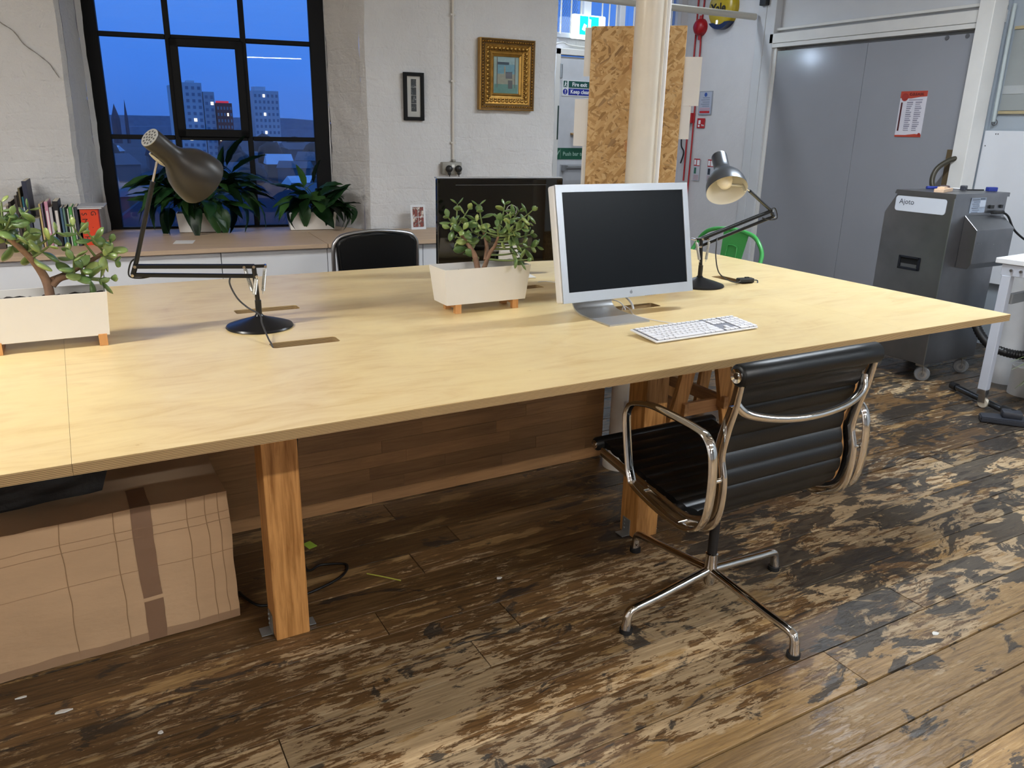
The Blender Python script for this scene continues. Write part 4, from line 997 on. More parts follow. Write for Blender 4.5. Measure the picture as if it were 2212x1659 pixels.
bg_ = MB().grid(lambda u, v: Vector((-.75+.82*u, .60+.13*v-.02*u, .440+.075*u*u-.05*v*(1-u)+.03*noise.noise(Vector((u*7, v*7, 0))))), 30, 10)
bg_.grid(lambda u, v: Vector((-.75+.82*u-.03*(1-v)*u, .60-.02*u+.008*noise.noise(Vector((u*10, v*5, 2))), .403+.055*max(0, u-.55)+(.037+.075*u*u-.055*max(0, u-.55))*v)), 30, 8)
tag(bg_.build('garment_bag', M('black_nylon', '0b0b0c', .6, 0, .2, bs=.5), smooth=60), 'black crumpled bag lying on the brown cardboard box', 'bag')
CB = M('black_cable', '0c0c0d', .5)
tag(MB().tube(cr3([(.585, .60, .70), (.575, .60, .60), (.552, .60, .45), (.55, .60, .20), (.56, .62, .03), (.62, .66, .006), (.69, .628, .005), (.66, .57, .005), (.575, .53, .005), (.47, .51, .005), (.40, .52, .005), (.37, .575, .005), (.358, .62, .005)], 9), .0042, 8).build('power_cable', CB, smooth=60), 'black cable dropping to the floor behind the first square leg', 'cable')
tag(MB().box((.622, .808, .0012), (.03, .045, .0012), rot=rotz(.3)).build('sticky_note', M('green_note', '8fae3a', .7)), 'small green note on the floor behind the first leg', 'note')
tag(MB().tube(cr3([(.732, .548, .003), (.765, .512, .004), (.812, .462, .003)], 6), .0022, 6).build('cable_tie', M('yellow_green_tie', 'a5a545', .5)), 'thin yellow cable tie lying on the floorboards', 'cable tie')
WC = M('white_cable', 'd9d9dc', .4)
ad_ = thing('power_adapter', 'white power adapter hanging on cables by the column', 'adapter', (1.93, .80, .16))
MB().box((1.932, .810, .27), (.030, .028, .085), bev=.004).build('adapter_body', WC, ad_)
MB().tube([(1.925, .81, .31), (1.923, .81, .42), (1.92, .81, .69)], .0018, 6).tube([(1.940, .81, .31), (1.942, .81, .42), (1.95, .81, .69)], .0018, 6).build('upper_cable', WC, ad_)
MB().tube(cr3([(1.925, .81, .228), (1.925, .812, .18), (1.95, .812, .14), (1.965, .81, .10), (1.96, .80, .02)], 5), .0014, 6).tube(cr3([(1.938, .81, .228), (1.94, .812, .19), (1.92, .812, .15), (1.918, .812, .08), (1.92, .80, .02)], 5), .0014, 6).build('lower_cable', WC, ad_)
MB().box((1.922, .812, .14), (.012, .010, .025), bev=.002).build('plug', WC, ad_)
tag(MB().tube([(2.27, .42, .0), (2.272, .43, .1), (2.275, .44, .712)], .0035, 6).build('hanging_cable', CB), 'black cable hanging below the table behind chair back', 'cable')
WCH = M('white_chip', 'cfcfca', .6)
for k, (x_, y_, sx_, sy_, a_, lab) in enumerate([(-.111, .296, .045, .012, .7, 'torn white paper scrap on the floor, lower left'), (-.198, .396, .03, .006, .2, 'thin curled white scrap beside the cardboard box'),
        (.085, .115, .014, .010, .3, 'small round white chip on the floorboards, lower left'), (1.091, .336, .022, .012, .9, 'white crumb on the floor between the two front legs'),
        (2.06, -.489, .028, .016, .4, 'white paint blob on honey coloured boards at right'), (4.385, .96, .035, .012, .1, 'white scrap on the floor below the steel machine')]):
    m = MB().prism([(x_+math.cos(q*1.047+a_)*sx_/2*(1 if q % 2 else .7), y_+math.sin(q*1.047+a_)*sy_/2*(1 if q % 3 else .6), .0008) for q in range(6)], (0, 0, .003))
    tag(m.build('floor_scrap', WCH), lab, 'scrap')
# ------------------------------------------------------------------ sideboard below the window
SZ = .72; SA = -.0659; SBL = Matrix.Translation((0, 2.84, 0)) @ Matrix.Rotation(SA, 4, 'Z')
def sb(x, y, z=SZ): return SBL @ Vector((x, y, z))
sw = thing('sideboard_top', 'pale oak worktop running below the black steel window', 'worktop', tuple(sb(.6, .3, .70)), SA)
for x0, x1 in ((-2.2, -.102), (-.098, 1.298), (1.302, 3.02)):
    MB().box(((x0+x1)/2, .258, SZ-.011), (x1-x0, .55, .022), bev=.001, seg=1).xf(SBL).build('worktop_board', SHELFW, sw)
sill = MB().prism([(.17, yw(.17)-.03, SZ-.02), (1.70, yw(1.7)-.03, SZ-.02), (1.55, ywin(1.55)-.0, SZ-.02), (.30, ywin(.30)-.0, SZ-.02)], (0, 0, .0198)).build('trim_window_sill', SHELFW); sill['kind'] = 'structure'
DOORX = [-2.18, -1.5, -.94, -.38, .18, .742, 1.302, 1.862, 2.422, 2.98]
names = ['far left', 'left of the book row', 'under the tall books', 'under the orange book', 'behind the left lamp', 'left of the black padded chair', 'behind the black padded chair', 'behind the black monitor', 'at the right end']
for k, (x0, x1) in enumerate(zip(DOORX, DOORX[1:])):
    t = thing('cabinet', 'white cabinet below the oak worktop, ' + names[k], 'cabinet', tuple(sb((x0+x1)/2, .28, 0)), SA)
    MB().box(((x0+x1)/2, .29, .345), (x1-x0-.002, .50, .69)).xf(SBL).build('body', WLAM, t)
    MB().box(((x0+x1)/2, .028, .375), (x1-x0-.004, .018, .635), bev=.001, seg=1).xf(SBL).build('door', WLAM, t)
# books
BK = [(-45, -22, 440, 'b7b4ae', 'greyish white'), (-22, -2, 452, '4b4038', 'brown'), (0, 13, 441, 'cfcfd2', 'white'), (13, 18, 438, '6a5f57', 'grey brown'), (18, 24, 430, '2d2622', 'dark brown'), (24, 28, 452, '9fa0a6', 'thin grey'), (28, 33, 438, 'a8a8ac', 'pale grey'),
      (33, 40, 418, '3a322d', 'dark umber'), (40, 44, 410, '1f1a17', 'near black'), (44, 49, 402, '5d5436', 'olive topped'), (49.5, 55, 421, '1f6275', 'teal'), (55, 66, 388, '2a2f44', 'tall navy'), (67, 82, 468, '7e8590', 'grey boxed'),
      (84, 89, 437, 'c2ab78', 'thin yellow'), (89.5, 93, 436, '7a6c80', 'mauve'), (93.5, 97, 450, '2b2a38', 'thin dark'), (97.5, 106, 433, 'c98fa6', 'pink and white'), (106.5, 114, 446, 'b9b6ba', 'pale'),
      (116, 130, 433, '121318', 'thick black'), (131, 137, 447, '43607a', 'slate blue'), (137.5, 143, 448, '5f7f72', 'grey green'), (143.5, 147, 446, '15171c', 'thin black'), (147.5, 151, 450, 'c8cfc6', 'white spined'), (151.5, 160, 446, '58a04e', 'bright green'), (160.5, 164, 448, 'd2d6cc', 'cream spined'), (164.5, 172, 446, '343846', 'charcoal')]
rb = random.Random(4)
for i, (a0, a1, ty, c, nm) in enumerate(BK):
    x0 = .117+(a0-172)*.00193; x1 = .117+(a1-172)*.00193; h = (.917+(447-ty)*.0023)-SZ + (a0-172)*.00004
    h = max(.14, h); dp = min(.24, .15+h*.25); w_ = x1-x0-.0015; yf = 3.11-.066*x0+rb.uniform(0, .02)
    t = thing('book', nm+' book standing in the row beside the window' if nm != 'tall navy' else 'tall navy book, the highest of the row by the window', 'book', (x0+w_/2, yf+dp/2, SZ), SA, 'books on the oak worktop')
    MB().box((0, 0, h/2), (w_, dp, h), bev=min(.0012, w_*.2), seg=1).build('cover', M('book_cloth_'+str(i), c, .55, 0, .06, 14), t, world=False)
    MB().box((0, .002, h/2+.0008), (w_*.78, dp-.012, h-.001)).build('pages', M('book_pages', 'cfc8b8', .8, 0, .05), t, world=False)
    if nm in ('pink and white', 'bright green', 'thick black', 'teal'):
        MB().box((0, -dp/2-.0004, h*.55), (w_*.5, .0008, h*.5)).build('spine_print', M('spine_print_'+str(i), 'd8d4d0' if nm != 'pink and white' else 'e4dfe0', .6), t, world=False)
t = thing('book', 'orange red book with big black letters at the row end', 'book', (.168, 3.22, SZ), SA, 'books on the oak worktop')
MB().box((0, 0, .0925), (.083, .20, .185), bev=.001, seg=1).build('cover', M('orange_cover', 'd8401c', .5, 0, .03), t, world=False)
m = MB()
for i, cch in enumerate('SMITH'): m.text(cch, .034, MX((0, 0, -1), (1, 0, 0), (0, -1, 0), (-.034, -.1005, .168-.030*i)), bold=False)
m.build('lettering', M('black_ink', '151312', .6), t, world=False)
m = MB()
for i, (cch, zz) in enumerate((('G', .176), ('.', .095), ('F', .042), ('.', .018))): m.text(cch, .034, MX((0, 0, -1), (1, 0, 0), (0, -1, 0), (.008, -.1005, zz)), bold=False)
m.build('lettering', MATS['black_ink'], t, world=False)
t = thing('magazine', 'white magazines lying flat on top of the orange book', 'magazine', (.172, 3.21, SZ+.1855), SA-.06)
MB().box((0, 0, .004), (.125, .20, .0075), bev=.001, seg=1).build('cover', M('magazine_white', 'cfd0d2', .4), t, world=False)
MB().box((.012, -.008, .0115), (.125, .19, .006), bev=.001, seg=1).build('cover', M('magazine_grey', 'a9acb4', .4), t, world=False)
m = MB().lathe([(0, 0), (.010, 0), (.013, .006), (.013, .03), (.010, .036), (0, .036)], (.205, 3.085, SZ+.014), (1, 0, 0), 16)
tag(m.build('cork', M('cork', 'b08968', .8, 0, .2, 40), smooth=50), 'small cork lying before the orange red book', 'cork')
tag(MB().box((.60, 3.075, SZ+.0008), (.10, .13, .0008), rot=rotz(-.25)).build('paper_note', PAPER), 'single white paper sheet lying on the oak worktop', 'paper')
# small acrylic photo stand
t = thing('photo_stand', 'small clear acrylic stand with reddish photos by the wall', 'photo', (2.015, 3.17, SZ), -.07)
RT = Matrix.Rotation(-.12, 4, 'X')
MB().box((0, 0, .078), (.098, .004, .152), bev=.001).xf(RT).build('acrylic_sheet', M('clear_acrylic', 'd5d8dc', .15, 0, .01), t, world=False)
MB().box((0, .025, .002), (.098, .06, .003)).build('acrylic_base', MATS['clear_acrylic'], t, world=False)
def photo_mat(name, cols, sc, seed=0):
    m, nt, b = base(name); v = coords(nt); n = noise_n(nt, v, sc, 5, .7, seed)
    nt.links.new(ramp(nt, n, cols), b.inputs['Base Color']); b.inputs['Roughness'].default_value = .4; return m
PH = photo_mat('group_photo', [(.36, lin('241c1c')), (.45, lin('8c3527')), (.52, lin('3a2a28')), (.58, lin('d6c4b4')), (.7, lin('e6e0da'))], 26, .5)
for ix in (-1, 1):
    for iz in (0, 1): MB().box((ix*.0185, -.0028, .045+iz*.064), (.034, .0012, .060)).xf(RT).build('print', PH, t, world=False)

# ------------------------------------------------------------------ peace lilies in white troughs on the sill
LM = leaf_mat('lily_leaf', '10261a', '1c4022', '47743a', .38, .18)
def blade(name, l, w_, droop, fold):
    b = bmesh.new(); n = 9; R_ = []
    for i in range(n+1):
        t = i/n; hw = w_/2*(math.sin(math.pi*min(1, t*.96+.02)**.72)**.9) if 0 < i < n else .0008
        x_ = l*(t-.12*droop*t*t); z_ = l*(.22*t-droop*t*t)
        R_.append([b.verts.new((x_, s*hw, z_+abs(s)*hw*fold+.0025*math.sin(t*22)*abs(s))) for s in (-1, -.5, 0, .5, 1)])
    for A, B in zip(R_, R_[1:]):
        for k in range(4): b.faces.new((A[k], A[k+1], B[k+1], B[k]))
    r = bmesh.ops.solidify(b, geom=b.faces[:], thickness=.0009); bmesh.ops.recalc_face_normals(b, faces=b.faces)
    me = bpy.data.meshes.new(name); b.to_mesh(me); b.free(); me.materials.append(LM)
    for p in me.polygons: p.use_smooth = True
    return me
BL = [blade('leaf', .20, .098, .50, .2), blade('leaf', .18, .092, .80, .2), blade('leaf', .21, .078, .22, .3), blade('leaf', .16, .090, 1.0, .15)]
def lily(parent, c, n, spread, hmin, hmax, seed, extra=(), ymax=.07):
    r = random.Random(seed); st = MB(); c = Vector(c)
    items = []
    for i in range(n):
        a = r.uniform(-math.pi, .0) if r.random() < .78 else r.choice((r.uniform(0, .35), r.uniform(2.8, 3.14)))
        rr = spread*(.25+.75*r.random()); h = r.uniform(hmin, hmax)*(1.15-.5*rr/spread)
        p = c+Vector((math.cos(a)*rr, math.sin(a)*rr*.42, h)); d = Vector((math.cos(a), math.sin(a)*.55, r.uniform(-.35, .5)))
        items.append((p, d, r.uniform(.75, 1.1), r.randrange(4)))
    items += [(Vector(p), Vector(d), s, k) for p, d, s, k in extra]
    for p, d, s, k in items:
        p.z = max(p.z, .865)
        q = c+Vector((r.uniform(-.09, .09), r.uniform(-.02, .02), 0)); mid = (q+p)/2+Vector((0, 0, .25*(p-q).length)); mid.x = q.x*.6+p.x*.4
        path = cr3([q, mid, p], 5); st.tube(path, .0022, 5, scales=[1.5-.6*j/len(path) for j in range(len(path))])
        tip = p+d.normalized()*.17*s
        if tip.y > ywin(tip.x)-.06: d.y -= (tip.y-ywin(tip.x)+.06)*6
        if tip.x > 1.60 and tip.y > yw(tip.x)-.07: p = p+Vector((-.03, yw(tip.x)-.09-tip.y, 0)); d.x *= .5
        leaf_obj(BL[k], p, d, parent, s=s, roll=r.uniform(-.5, .5))
    o = st.build('stems', M('lily_stem', '2a4a24', .5), parent, smooth=60)
pA = thing('leafy_planter', 'white trough with large dark green peace lily behind the left lamp', 'planter', (.77, 3.50, SZ), -TH)
trough(pA, -.135, .125, -.045, .055, .003, .113, .010, zs=.098, wd=False)
lily(pA, (.775, 3.50, .815), 78, .25, .07, .30, 5, [((.93, 3.49, 1.10), (.55, -.1, .8), 1.05, 2), ((.95, 3.47, 1.06), (.9, -.1, .45), 1.15, 2), ((.90, 3.50, 1.05), (.1, -.1, .9), .8, 2),
     ((.70, 3.43, .93), (-.3, -.5, -.5), 1.0, 1), ((.80, 3.43, .90), (.1, -.5, -.6), 1.05, 1), ((.90, 3.42, .90), (.3, -.4, -.6), 1.0, 1), ((.62, 3.45, .90), (-.6, -.3, -.3), 1.1, 3), ((.60, 3.47, .86), (-.5, -.4, -.6), 1.0, 3),
     ((.98, 3.40, .95), (.5, -.3, -.3), 1.1, 3), ((1.02, 3.40, .92), (.6, -.3, -.4), 1.1, 1), ((.86, 3.40, .86), (.05, -.4, -.8), .9, 1), ((.97, 3.40, .88), (.5, -.2, -.6), 1.0, 3), ((.60, 3.50, 1.02), (-.7, -.2, .1), 1.1, 0), ((.55, 3.50, .92), (-.6, -.2, -.4), 1.0, 3)])
pB = thing('leafy_planter', 'white trough with smaller leafy plant at the right window side', 'planter', (1.395, 3.40, SZ), -.14)
trough(pB, -.135, .13, -.045, .05, .003, .110, .016, zs=.095, wd=False)
lily(pB, (1.40, 3.40, .812), 40, .12, .05, .17, 8, [((1.42, 3.40, 1.0), (.3, -.1, .9), .75, 2), ((1.36, 3.40, .98), (-.3, -.1, .8), .7, 2), ((1.34, 3.34, .88), (-.1, -.3, -.8), .8, 1), ((1.47, 3.33, .86), (.1, -.3, -.8), .75, 1),
     ((1.54, 3.32, .90), (.7, -.2, -.2), .8, 3), ((1.60, 3.28, .86), (.5, -.3, -.5), .8, 3), ((1.56, 3.28, .83), (.6, -.2, -.6), .7, 1), ((1.63, 3.25, .83), (.4, -.2, -.8), .6, 1), ((1.27, 3.36, .90), (-.7, -.2, -.2), .8, 3), ((1.26, 3.36, .85), (-.5, -.2, -.6), .75, 3)])

# ------------------------------------------------------------------ on the brick wall
WA = math.atan(-.07)
def onwall(x, z, off=0): return Vector((x, yw(x), z))+Vector((math.sin(WA), -math.cos(WA), 0))*off
BFR = M('black_frame', '0a0a0c', .6, 0, .05, spec=.2)
t = thing('picture_frame', 'narrow black frame holding a strip of four small photos', 'picture', tuple(onwall(2.032, 1.38, .012)), WA)
m = MB(); w_, h_ = .130, .279
for c, d in (((-w_/2+.0105, 0, h_/2), (.021, .022, h_)), ((w_/2-.0105, 0, h_/2), (.021, .022, h_)), ((0, 0, .0105), (w_-.04, .022, .021)), ((0, 0, h_-.0105), (w_-.04, .022, .021))): m.box(c, d, bev=.0015, seg=1)
m.build('frame', BFR, t, world=False)
MB().box((0, .004, h_/2), (w_-.03, .006, h_-.03)).build('mount', M('ivory_mount', 'dcdad4', .7, 0, .01), t, world=False)
for k in range(4): MB().box((0, -.0002, .048+.028+k*.0475), (.033, .0016, .0455)).build('photo', photo_mat('booth_photo', [(.4, lin('22262a')), (.56, lin('3b4145')), (.62, lin('b8b8b6')), (.75, lin('8d8f90'))], 30, k*.7), t, world=False)
MB().box((0, -.006, h_/2), (w_-.04, .001, h_-.04)).build('glazing', PGLASS, t, world=False)
GOLD = M('antique_gold', '8a6428', .38, .75, .3, 30, bs=.3, bscale=90); GOLDL = M('rubbed_gold', 'b08a48', .35, .75, .15, 30)
GOLDD = M('dark_gold_ground', '54390f', .5, .55, .3, 40, bs=.5, bscale=110)
t = thing('picture_frame', 'ornate gilded frame around a small seaside painting', 'picture', tuple(onwall(2.652, 1.456, .004)), WA+.0)
w_, h_ = .386, .427; ow, oh = .178, .229
def ringf(mb, a, c, y0, y1, z0=0):
    # rectangular moulding between insets a and c (from outer edge); front depth from y0 (at a) to y1 (at c)
    for sx_, sz_ in ((1, 0), (0, 1)):
        pass
    P = lambda q, y: [(-w_/2+q, -y, q), (w_/2-q, -y, q), (w_/2-q, -y, h_-q), (-w_/2+q, -y, h_-q)]
    A, B, A0, B0_ = P(a, y0), P(c, y1), P(a, 0), P(c, 0)
    V = [[mb.b.verts.new(p) for p in L_] for L_ in (A0, A, B, B0_)]
    for i in range(3):
        for k in range(4): mb.b.faces.new((V[i][k], V[i][(k+1) % 4], V[i+1][(k+1) % 4], V[i+1][k]))
fi = (w_-ow)/2
ringf(m := MB(), 0, .006, .040, .046); ringf(m, .034, .040, .040, .036); ringf(m, .080, .086, .028, .026); ringf(m, .093, fi, .030, .020); m.build('gilt_edges', GOLDL, t, world=False)
ringf(m := MB(), .006, .034, .044, .038); m.build('outer_moulding', GOLDD, t, world=False)
ringf(m := MB(), .040, .080, .034, .024); ringf(m, .086, .093, .026, .03); m.build('inner_moulding', GOLD, t, world=False)
def orn(q, step, r, y, sq, nm, mat_):
    m = MB(); 
    for side_ in range(4):
        L_ = (w_ if side_ % 2 == 0 else h_)-2*q; n = int(L_/step)
        for k in range(n+1):
            u = q+L_*k/n
            p = ((-w_/2+u, q), (w_/2-q, u), (-w_/2+u, h_-q), (-w_/2+q, u))[side_]
            bmesh.ops.create_icosphere(m.b, subdivisions=1, radius=1, matrix=Matrix.Translation((p[0], -y, p[1])) @ Matrix.Diagonal((r*(sq if side_ % 2 == 0 else 1), r*.7, r*(1 if side_ % 2 == 0 else sq), 1)))
    o = m.build(nm, mat_, t, smooth=80, world=False); o['kind'] = 'stuff'
orn(.020, .017, .0075, .041, 1.3, 'outer_ornament', GOLD); orn(.056, .026, .0115, .031, 1.2, 'leaf_ornament', GOLDL); orn(.068, .013, .005, .028, 1.0, 'bead_ornament', GOLDD)
MB().box((0, -.012, h_/2), (ow+.01, .004, oh+.01)).build('mount', M('sage_mount', '8fa399', .7, 0, .03), t, world=False)
# plain harbour stand-in: bands of sky, hills, sea, ground and a few upright shapes
def flat(c, d, col_, nm): MB().box((c[0], c[1], c[2]+h_/2), d).build('painted_area', M(nm, col_, .6, 0, .12, 60), t, world=False)
flat((0, -.0145, .085), (.130, .001, .045), '8fa8a8', 'paint_sky'); flat((-.02, -.0150, .070), (.08, .001, .016), '1f3848', 'paint_hill'); flat((0, -.0146, .035), (.130, .001, .06), '5f8f9c', 'paint_sea')
flat((0, -.0147, -.025), (.130, .001, .065), '8d8c78', 'paint_quay'); flat((0, -.0148, -.082), (.165, .001, .055), '4f7f70', 'paint_floor'); flat((.02, -.0155, .0), (.045, .001, .04), '4b4a50', 'paint_shape')
flat((-.063, -.0156, .015), (.004, .001, .18), '5b4536', 'paint_post'); flat((.063, -.0156, .015), (.004, .001, .18), '5b4536', 'paint_post'); flat((-.01, -.0157, .03), (.008, .001, .045), 'a08a68', 'paint_mast'); flat((.03, -.0158, -.055), (.03, .001, .05), '3c3b38', 'paint_stool')
MB().box((0, -.0185, h_/2), (ow, .001, oh)).build('glazing', PGLASS, t, world=False)
cdt = thing('wall_conduit', 'white painted conduit running down the wall to the socket', 'conduit', tuple(onwall(2.292, 1.12, .008)))
pt = onwall(2.292, 0, .009)
MB().cyl((pt.x, pt.y, 1.135), (pt.x, pt.y, WH), .0085, seg=12).build('conduit_pipe', M('wall_white', 'c9c5be', .6), cdt, smooth=50)
for zz in (1.25, 1.62, 2.0): MB().box((pt.x, pt.y, zz), (.034, .014, .012), rot=rotz(WA), bev=.003).build('saddle', MATS['wall_white'], cdt)
sk = thing('double_socket', 'grey metal double wall socket above the black monitor', 'socket', tuple(onwall(2.272, 1.056, .0)), WA)
MB().box((0, -.022, .038), (.132, .044, .074), bev=.005).box((.018, -.020, .083), (.022, .03, .016), bev=.004).build('socket_box', M('grey_metal_box', '8b8880', .5, .3, .1), sk, smooth=40, world=False)
MB().box((.006, -.0448, .052), (.020, .002, .018)).build('switch_plate', M('white_switch', 'd8d8d4', .4), sk, world=False)
for k, xx in enumerate((-.024, .040)):
    t = thing('mains_plug', ('left' if k == 0 else 'right')+' black plug in the grey double socket', 'plug', tuple(sk.matrix_basis @ Vector((xx, -.0456, .01)) if False else WORLD(sk) @ Vector((xx, -.046, .012))), WA)
    MB().lathe([(0, 0), (.022, 0), (.023, .006), (.019, .020), (.012, .026), (0, .027)], (0, 0, .022), (0, -1, 0), 20).box((0, -.010, -.004), (.016, .016, .022), bev=.004).build('plug_body', BLACKP, t, smooth=50, world=False)
    MB().tube(cr3([(0, -.010, -.012), (.002, -.010, -.03), (.004 if k else .006, -.006, -.10), (.0, -.02, -.32)], 6), .0034, 6).build('lead', CB, t, smooth=50, world=False)

# ------------------------------------------------------------------ lobby: signs, exit light, alarm bell, red conduits
def sign_y(name, lab, x0, x1, z0, z1, col_='d8dadd'):
    t = thing(name, lab, 'sign', ((x0+x1)/2, 4.566, z0)); MB().box(((x0+x1)/2, 4.5665, (z0+z1)/2), (x1-x0, .003, z1-z0)).build('board', M('sign_'+col_, col_, .4, 0, .01), t); return t
def py(t, x0, x1, z0, z1, col_, nm, k=0): MB().box(((x0+x1)/2, 4.5645-k*.0006, (z0+z1)/2), (x1-x0, .001, z1-z0)).build(nm, M('print_'+col_, col_, .45, 0, .01), t)
def ty(t, txt, x, z, size, col_, bold=True, align='LEFT'):
    MB().text(txt, size, MX((1, 0, 0), (0, 0, 1), (0, -1, 0), (x, 4.5630, z)), bold=bold, align=align).build('lettering', M('print_'+col_, col_, .45, 0, .01), t)
t = sign_y('safety_sign', 'green and blue fire exit keep clear sign on the lobby door', 3.945, 4.50, 1.622, 1.752)
py(t, 3.957, 3.995, 1.693, 1.745, '0f4a44', 'pictogram_panel'); py(t, 4.010, 4.490, 1.690, 1.745, '0f4a44', 'green_band'); py(t, 4.010, 4.490, 1.630, 1.684, '1b2a8c', 'blue_band')
MB().lathe([(0, 0), (.0235, 0), (.0235, .001), (0, .001)], (3.977, 4.5650, 1.657), (0, -1, 0), 24).build('mandatory_disc', M('print_1b2a8c', '1b2a8c', .45), t)
ty(t, '!', 3.977, 1.641, .046, 'e6e8ec', True, 'CENTER'); ty(t, 'Fire exit', 4.045, 1.703, .046, 'e6e8ec'); ty(t, 'Keep clear', 4.030, 1.644, .046, 'e6e8ec')
m = MB(); m.box((3.979, 4.5635, 1.735), (.007, .001, .007)).box((3.976, 4.5635, 1.722), (.009, .001, .018), rot=Matrix.Rotation(.2, 3, 'Y')).box((3.969, 4.5635, 1.706), (.005, .001, .018), rot=Matrix.Rotation(.6, 3, 'Y')).box((3.982, 4.5635, 1.706), (.005, .001, .018), rot=Matrix.Rotation(-.5, 3, 'Y')).box((3.985, 4.5635, 1.722), (.012, .001, .004), rot=Matrix.Rotation(.4, 3, 'Y'))
m.build('running_figure', M('print_e6e8ec', 'e6e8ec', .45), t)
t = sign_y('safety_sign', 'green push bar to open sign low on the lobby door', 3.875, 4.46, 1.092, 1.190, '12523c')
m = MB(); m.box((3.905, 4.5640, 1.130), (.009, .001, .030), rot=Matrix.Rotation(-.6, 3, 'Y')).box((3.925, 4.5640, 1.142), (.009, .001, .062), rot=Matrix.Rotation(.55, 3, 'Y')); m.build('tick_mark', M('print_8fb0a2', '8fb0a2', .45), t)
ty(t, 'Push bar to open', 3.975, 1.124, .048, '8fb0a2'); py(t, 3.950, 3.952, 1.10, 1.182, '8fb0a2', 'divider')
t = sign_y('safety_notice', 'notice with blue discs behind the white papers on the lobby door', 4.135, 4.27, 1.36, 1.60)
py(t, 4.15, 4.255, 1.565, 1.59, '1b3a9c', 'heading_band')
for k in range(6):
    MB().lathe([(0, 0), (.014, 0), (.014, .001), (0, .001)], (4.168, 4.5648, 1.545-k*.034), (0, -1, 0), 16).build('symbol_disc', M('print_1b3a9c', '1b3a9c', .45) if k < 4 else M('print_a9a39a', 'a9a39a', .5), t)
t = thing('document_tray', 'small brown tray below the blue disc notice', 'tray', (4.15, 4.54, 1.30))
MB().prism([(4.05, 4.57, 1.318), (4.05, 4.50, 1.30), (4.05, 4.57, 1.30)], (.22, 0, 0)).build('tray_body', M('brown_ply', '9a7440', .6), t)
t = thing('exit_light', 'glowing green and white emergency exit light box', 'exit sign', (4.13, 4.51, 2.07))
MB().box((4.16, 4.53, 2.175), (.33, .05, .19), bev=.012).build('light_box', EM('exit_white', 'f2fffb', 1.5), t, smooth=40)
m = MB().box((4.10, 4.5035, 2.185), (.085, .002, .145)); m.box((4.20, 4.5035, 2.185), (.10, .002, .145)); m.build('green_pictogram', EM('exit_green', '00e0b0', 1.3), t)
MB().box((4.105, 4.5015, 2.17), (.03, .001, .05), rot=Matrix.Rotation(.4, 3, 'Y')).box((4.16, 4.5015, 2.185), (.02, .001, .10)).build('running_figure', EM('exit_figure', 'f2fffb', 2.0), t)
MB().tube(cr3([(3.86, 4.56, 2.03), (3.93, 4.55, 2.045), (4.0, 4.56, 2.03), (4.2, 4.56, 2.02)], 5), .006, 6).build('feed_cable', WPAINT, t)
bk = thing('bulkhead_light', 'small bright bulkhead light behind the brick wall end', 'light', (3.70, 4.58, 2.02))
MB().box((3.70, 4.59, 2.10), (.12, .03, .12), bev=.01).build('light_base', WPLA, bk)
MB().lathe([(0, .05), (.03, .042), (.045, .02), (.048, 0)], (3.70, 4.575, 2.10), (0, -1, 0), 24).build('light_dome', EM('bulkhead_glow', 'cfe4ff', 75), bk, smooth=60)
tag(MB().cyl((3.02, 3.70, 2.262), (5.255, 3.70, 2.262), .026, seg=20).build('steel_pipe', M('cream_pipe', 'cfccc2', .35, 0, .04), smooth=50), 'thick cream painted pipe crossing high behind the column', 'pipe')
AX_ = Matrix
def rx_(t, y0, y1, z0, z1, col_, nm, d=0): MB().box((XR-.006-d, (y0+y1)/2, (z0+z1)/2), (.0015, y1-y0, z1-z0)).build(nm, M('print_'+col_, col_, .45, 0, .01), t)
def tx_(mb, txt, y, z, size, d=.009, bold=True, align='CENTER'): return mb.text(txt, size, MX((0, -1, 0), (0, 0, 1), (-1, 0, 0), (XR-d, y, z)), bold=bold, align=align)
be = thing('alarm_bell_box', 'round yellow and blue alarm box high on the lobby wall', 'alarm', (XR, 4.11, 2.20))
MB().lathe([(0, .075), (.09, .072), (.140, .060), (.163, .040), (.168, .0)], (XR-.0, 4.11, 2.372), (-1, 0, 0), 44).build('yellow_cover', M('alarm_yellow', 'b39a1c', .3, 0, .03), be, smooth=50)
m = MB(); pts = [(.170*math.cos(a), .170*math.sin(a)) for a in [math.radians(222+k*8) for k in range(13)]]
m.prism([(XR-.062, 4.11-a, 2.372+b) for a, b in pts], (.062, 0, 0)); m.build('blue_segment', M('alarm_blue', '1d2a4c', .35), be)
m = MB(); tx_(m, 'Yale', 4.115, 2.335, .105, .079); m.build('lettering', M('black_ink', '151312', .6), be)
MB().box((XR-.070, 4.125, 2.26), (.004, .022, .032), bev=.001).build('bell_lens', EM('lens_white', 'dfe8ff', .7), be)
RED = M('fire_red', 'a5141c', .35, 0, .06)
sd = thing('alarm_sounder', 'round red fire alarm sounder beside the yellow alarm box', 'alarm', (XR, 4.385, 2.17))
MB().lathe([(0, .075), (.045, .068), (.068, .045), (.072, .0)], (XR, 4.385, 2.245), (-1, 0, 0), 30).cyl((XR-.02, 4.385, 2.31), (XR-.02, 4.385, 2.34), .016).cyl((XR-.02, 4.385, 2.14), (XR-.02, 4.385, 2.18), .016).build('sounder_body', RED, sd, smooth=50)
tag(MB().tube([(XR-.014, 4.448, 3.05), (XR-.014, 4.448, .9)], .0075, 8).build('red_conduit', RED, smooth=50), 'straight red alarm conduit left of the red sounder', 'conduit')
tag(MB().tube(cr3([(XR-.014, 4.36, 3.05), (XR-.014, 4.372, 2.40), (XR-.018, 4.385, 2.33)], 6), .0075, 8).build('red_conduit', RED, smooth=50), 'red conduit dropping from the ceiling into the red sounder', 'conduit')
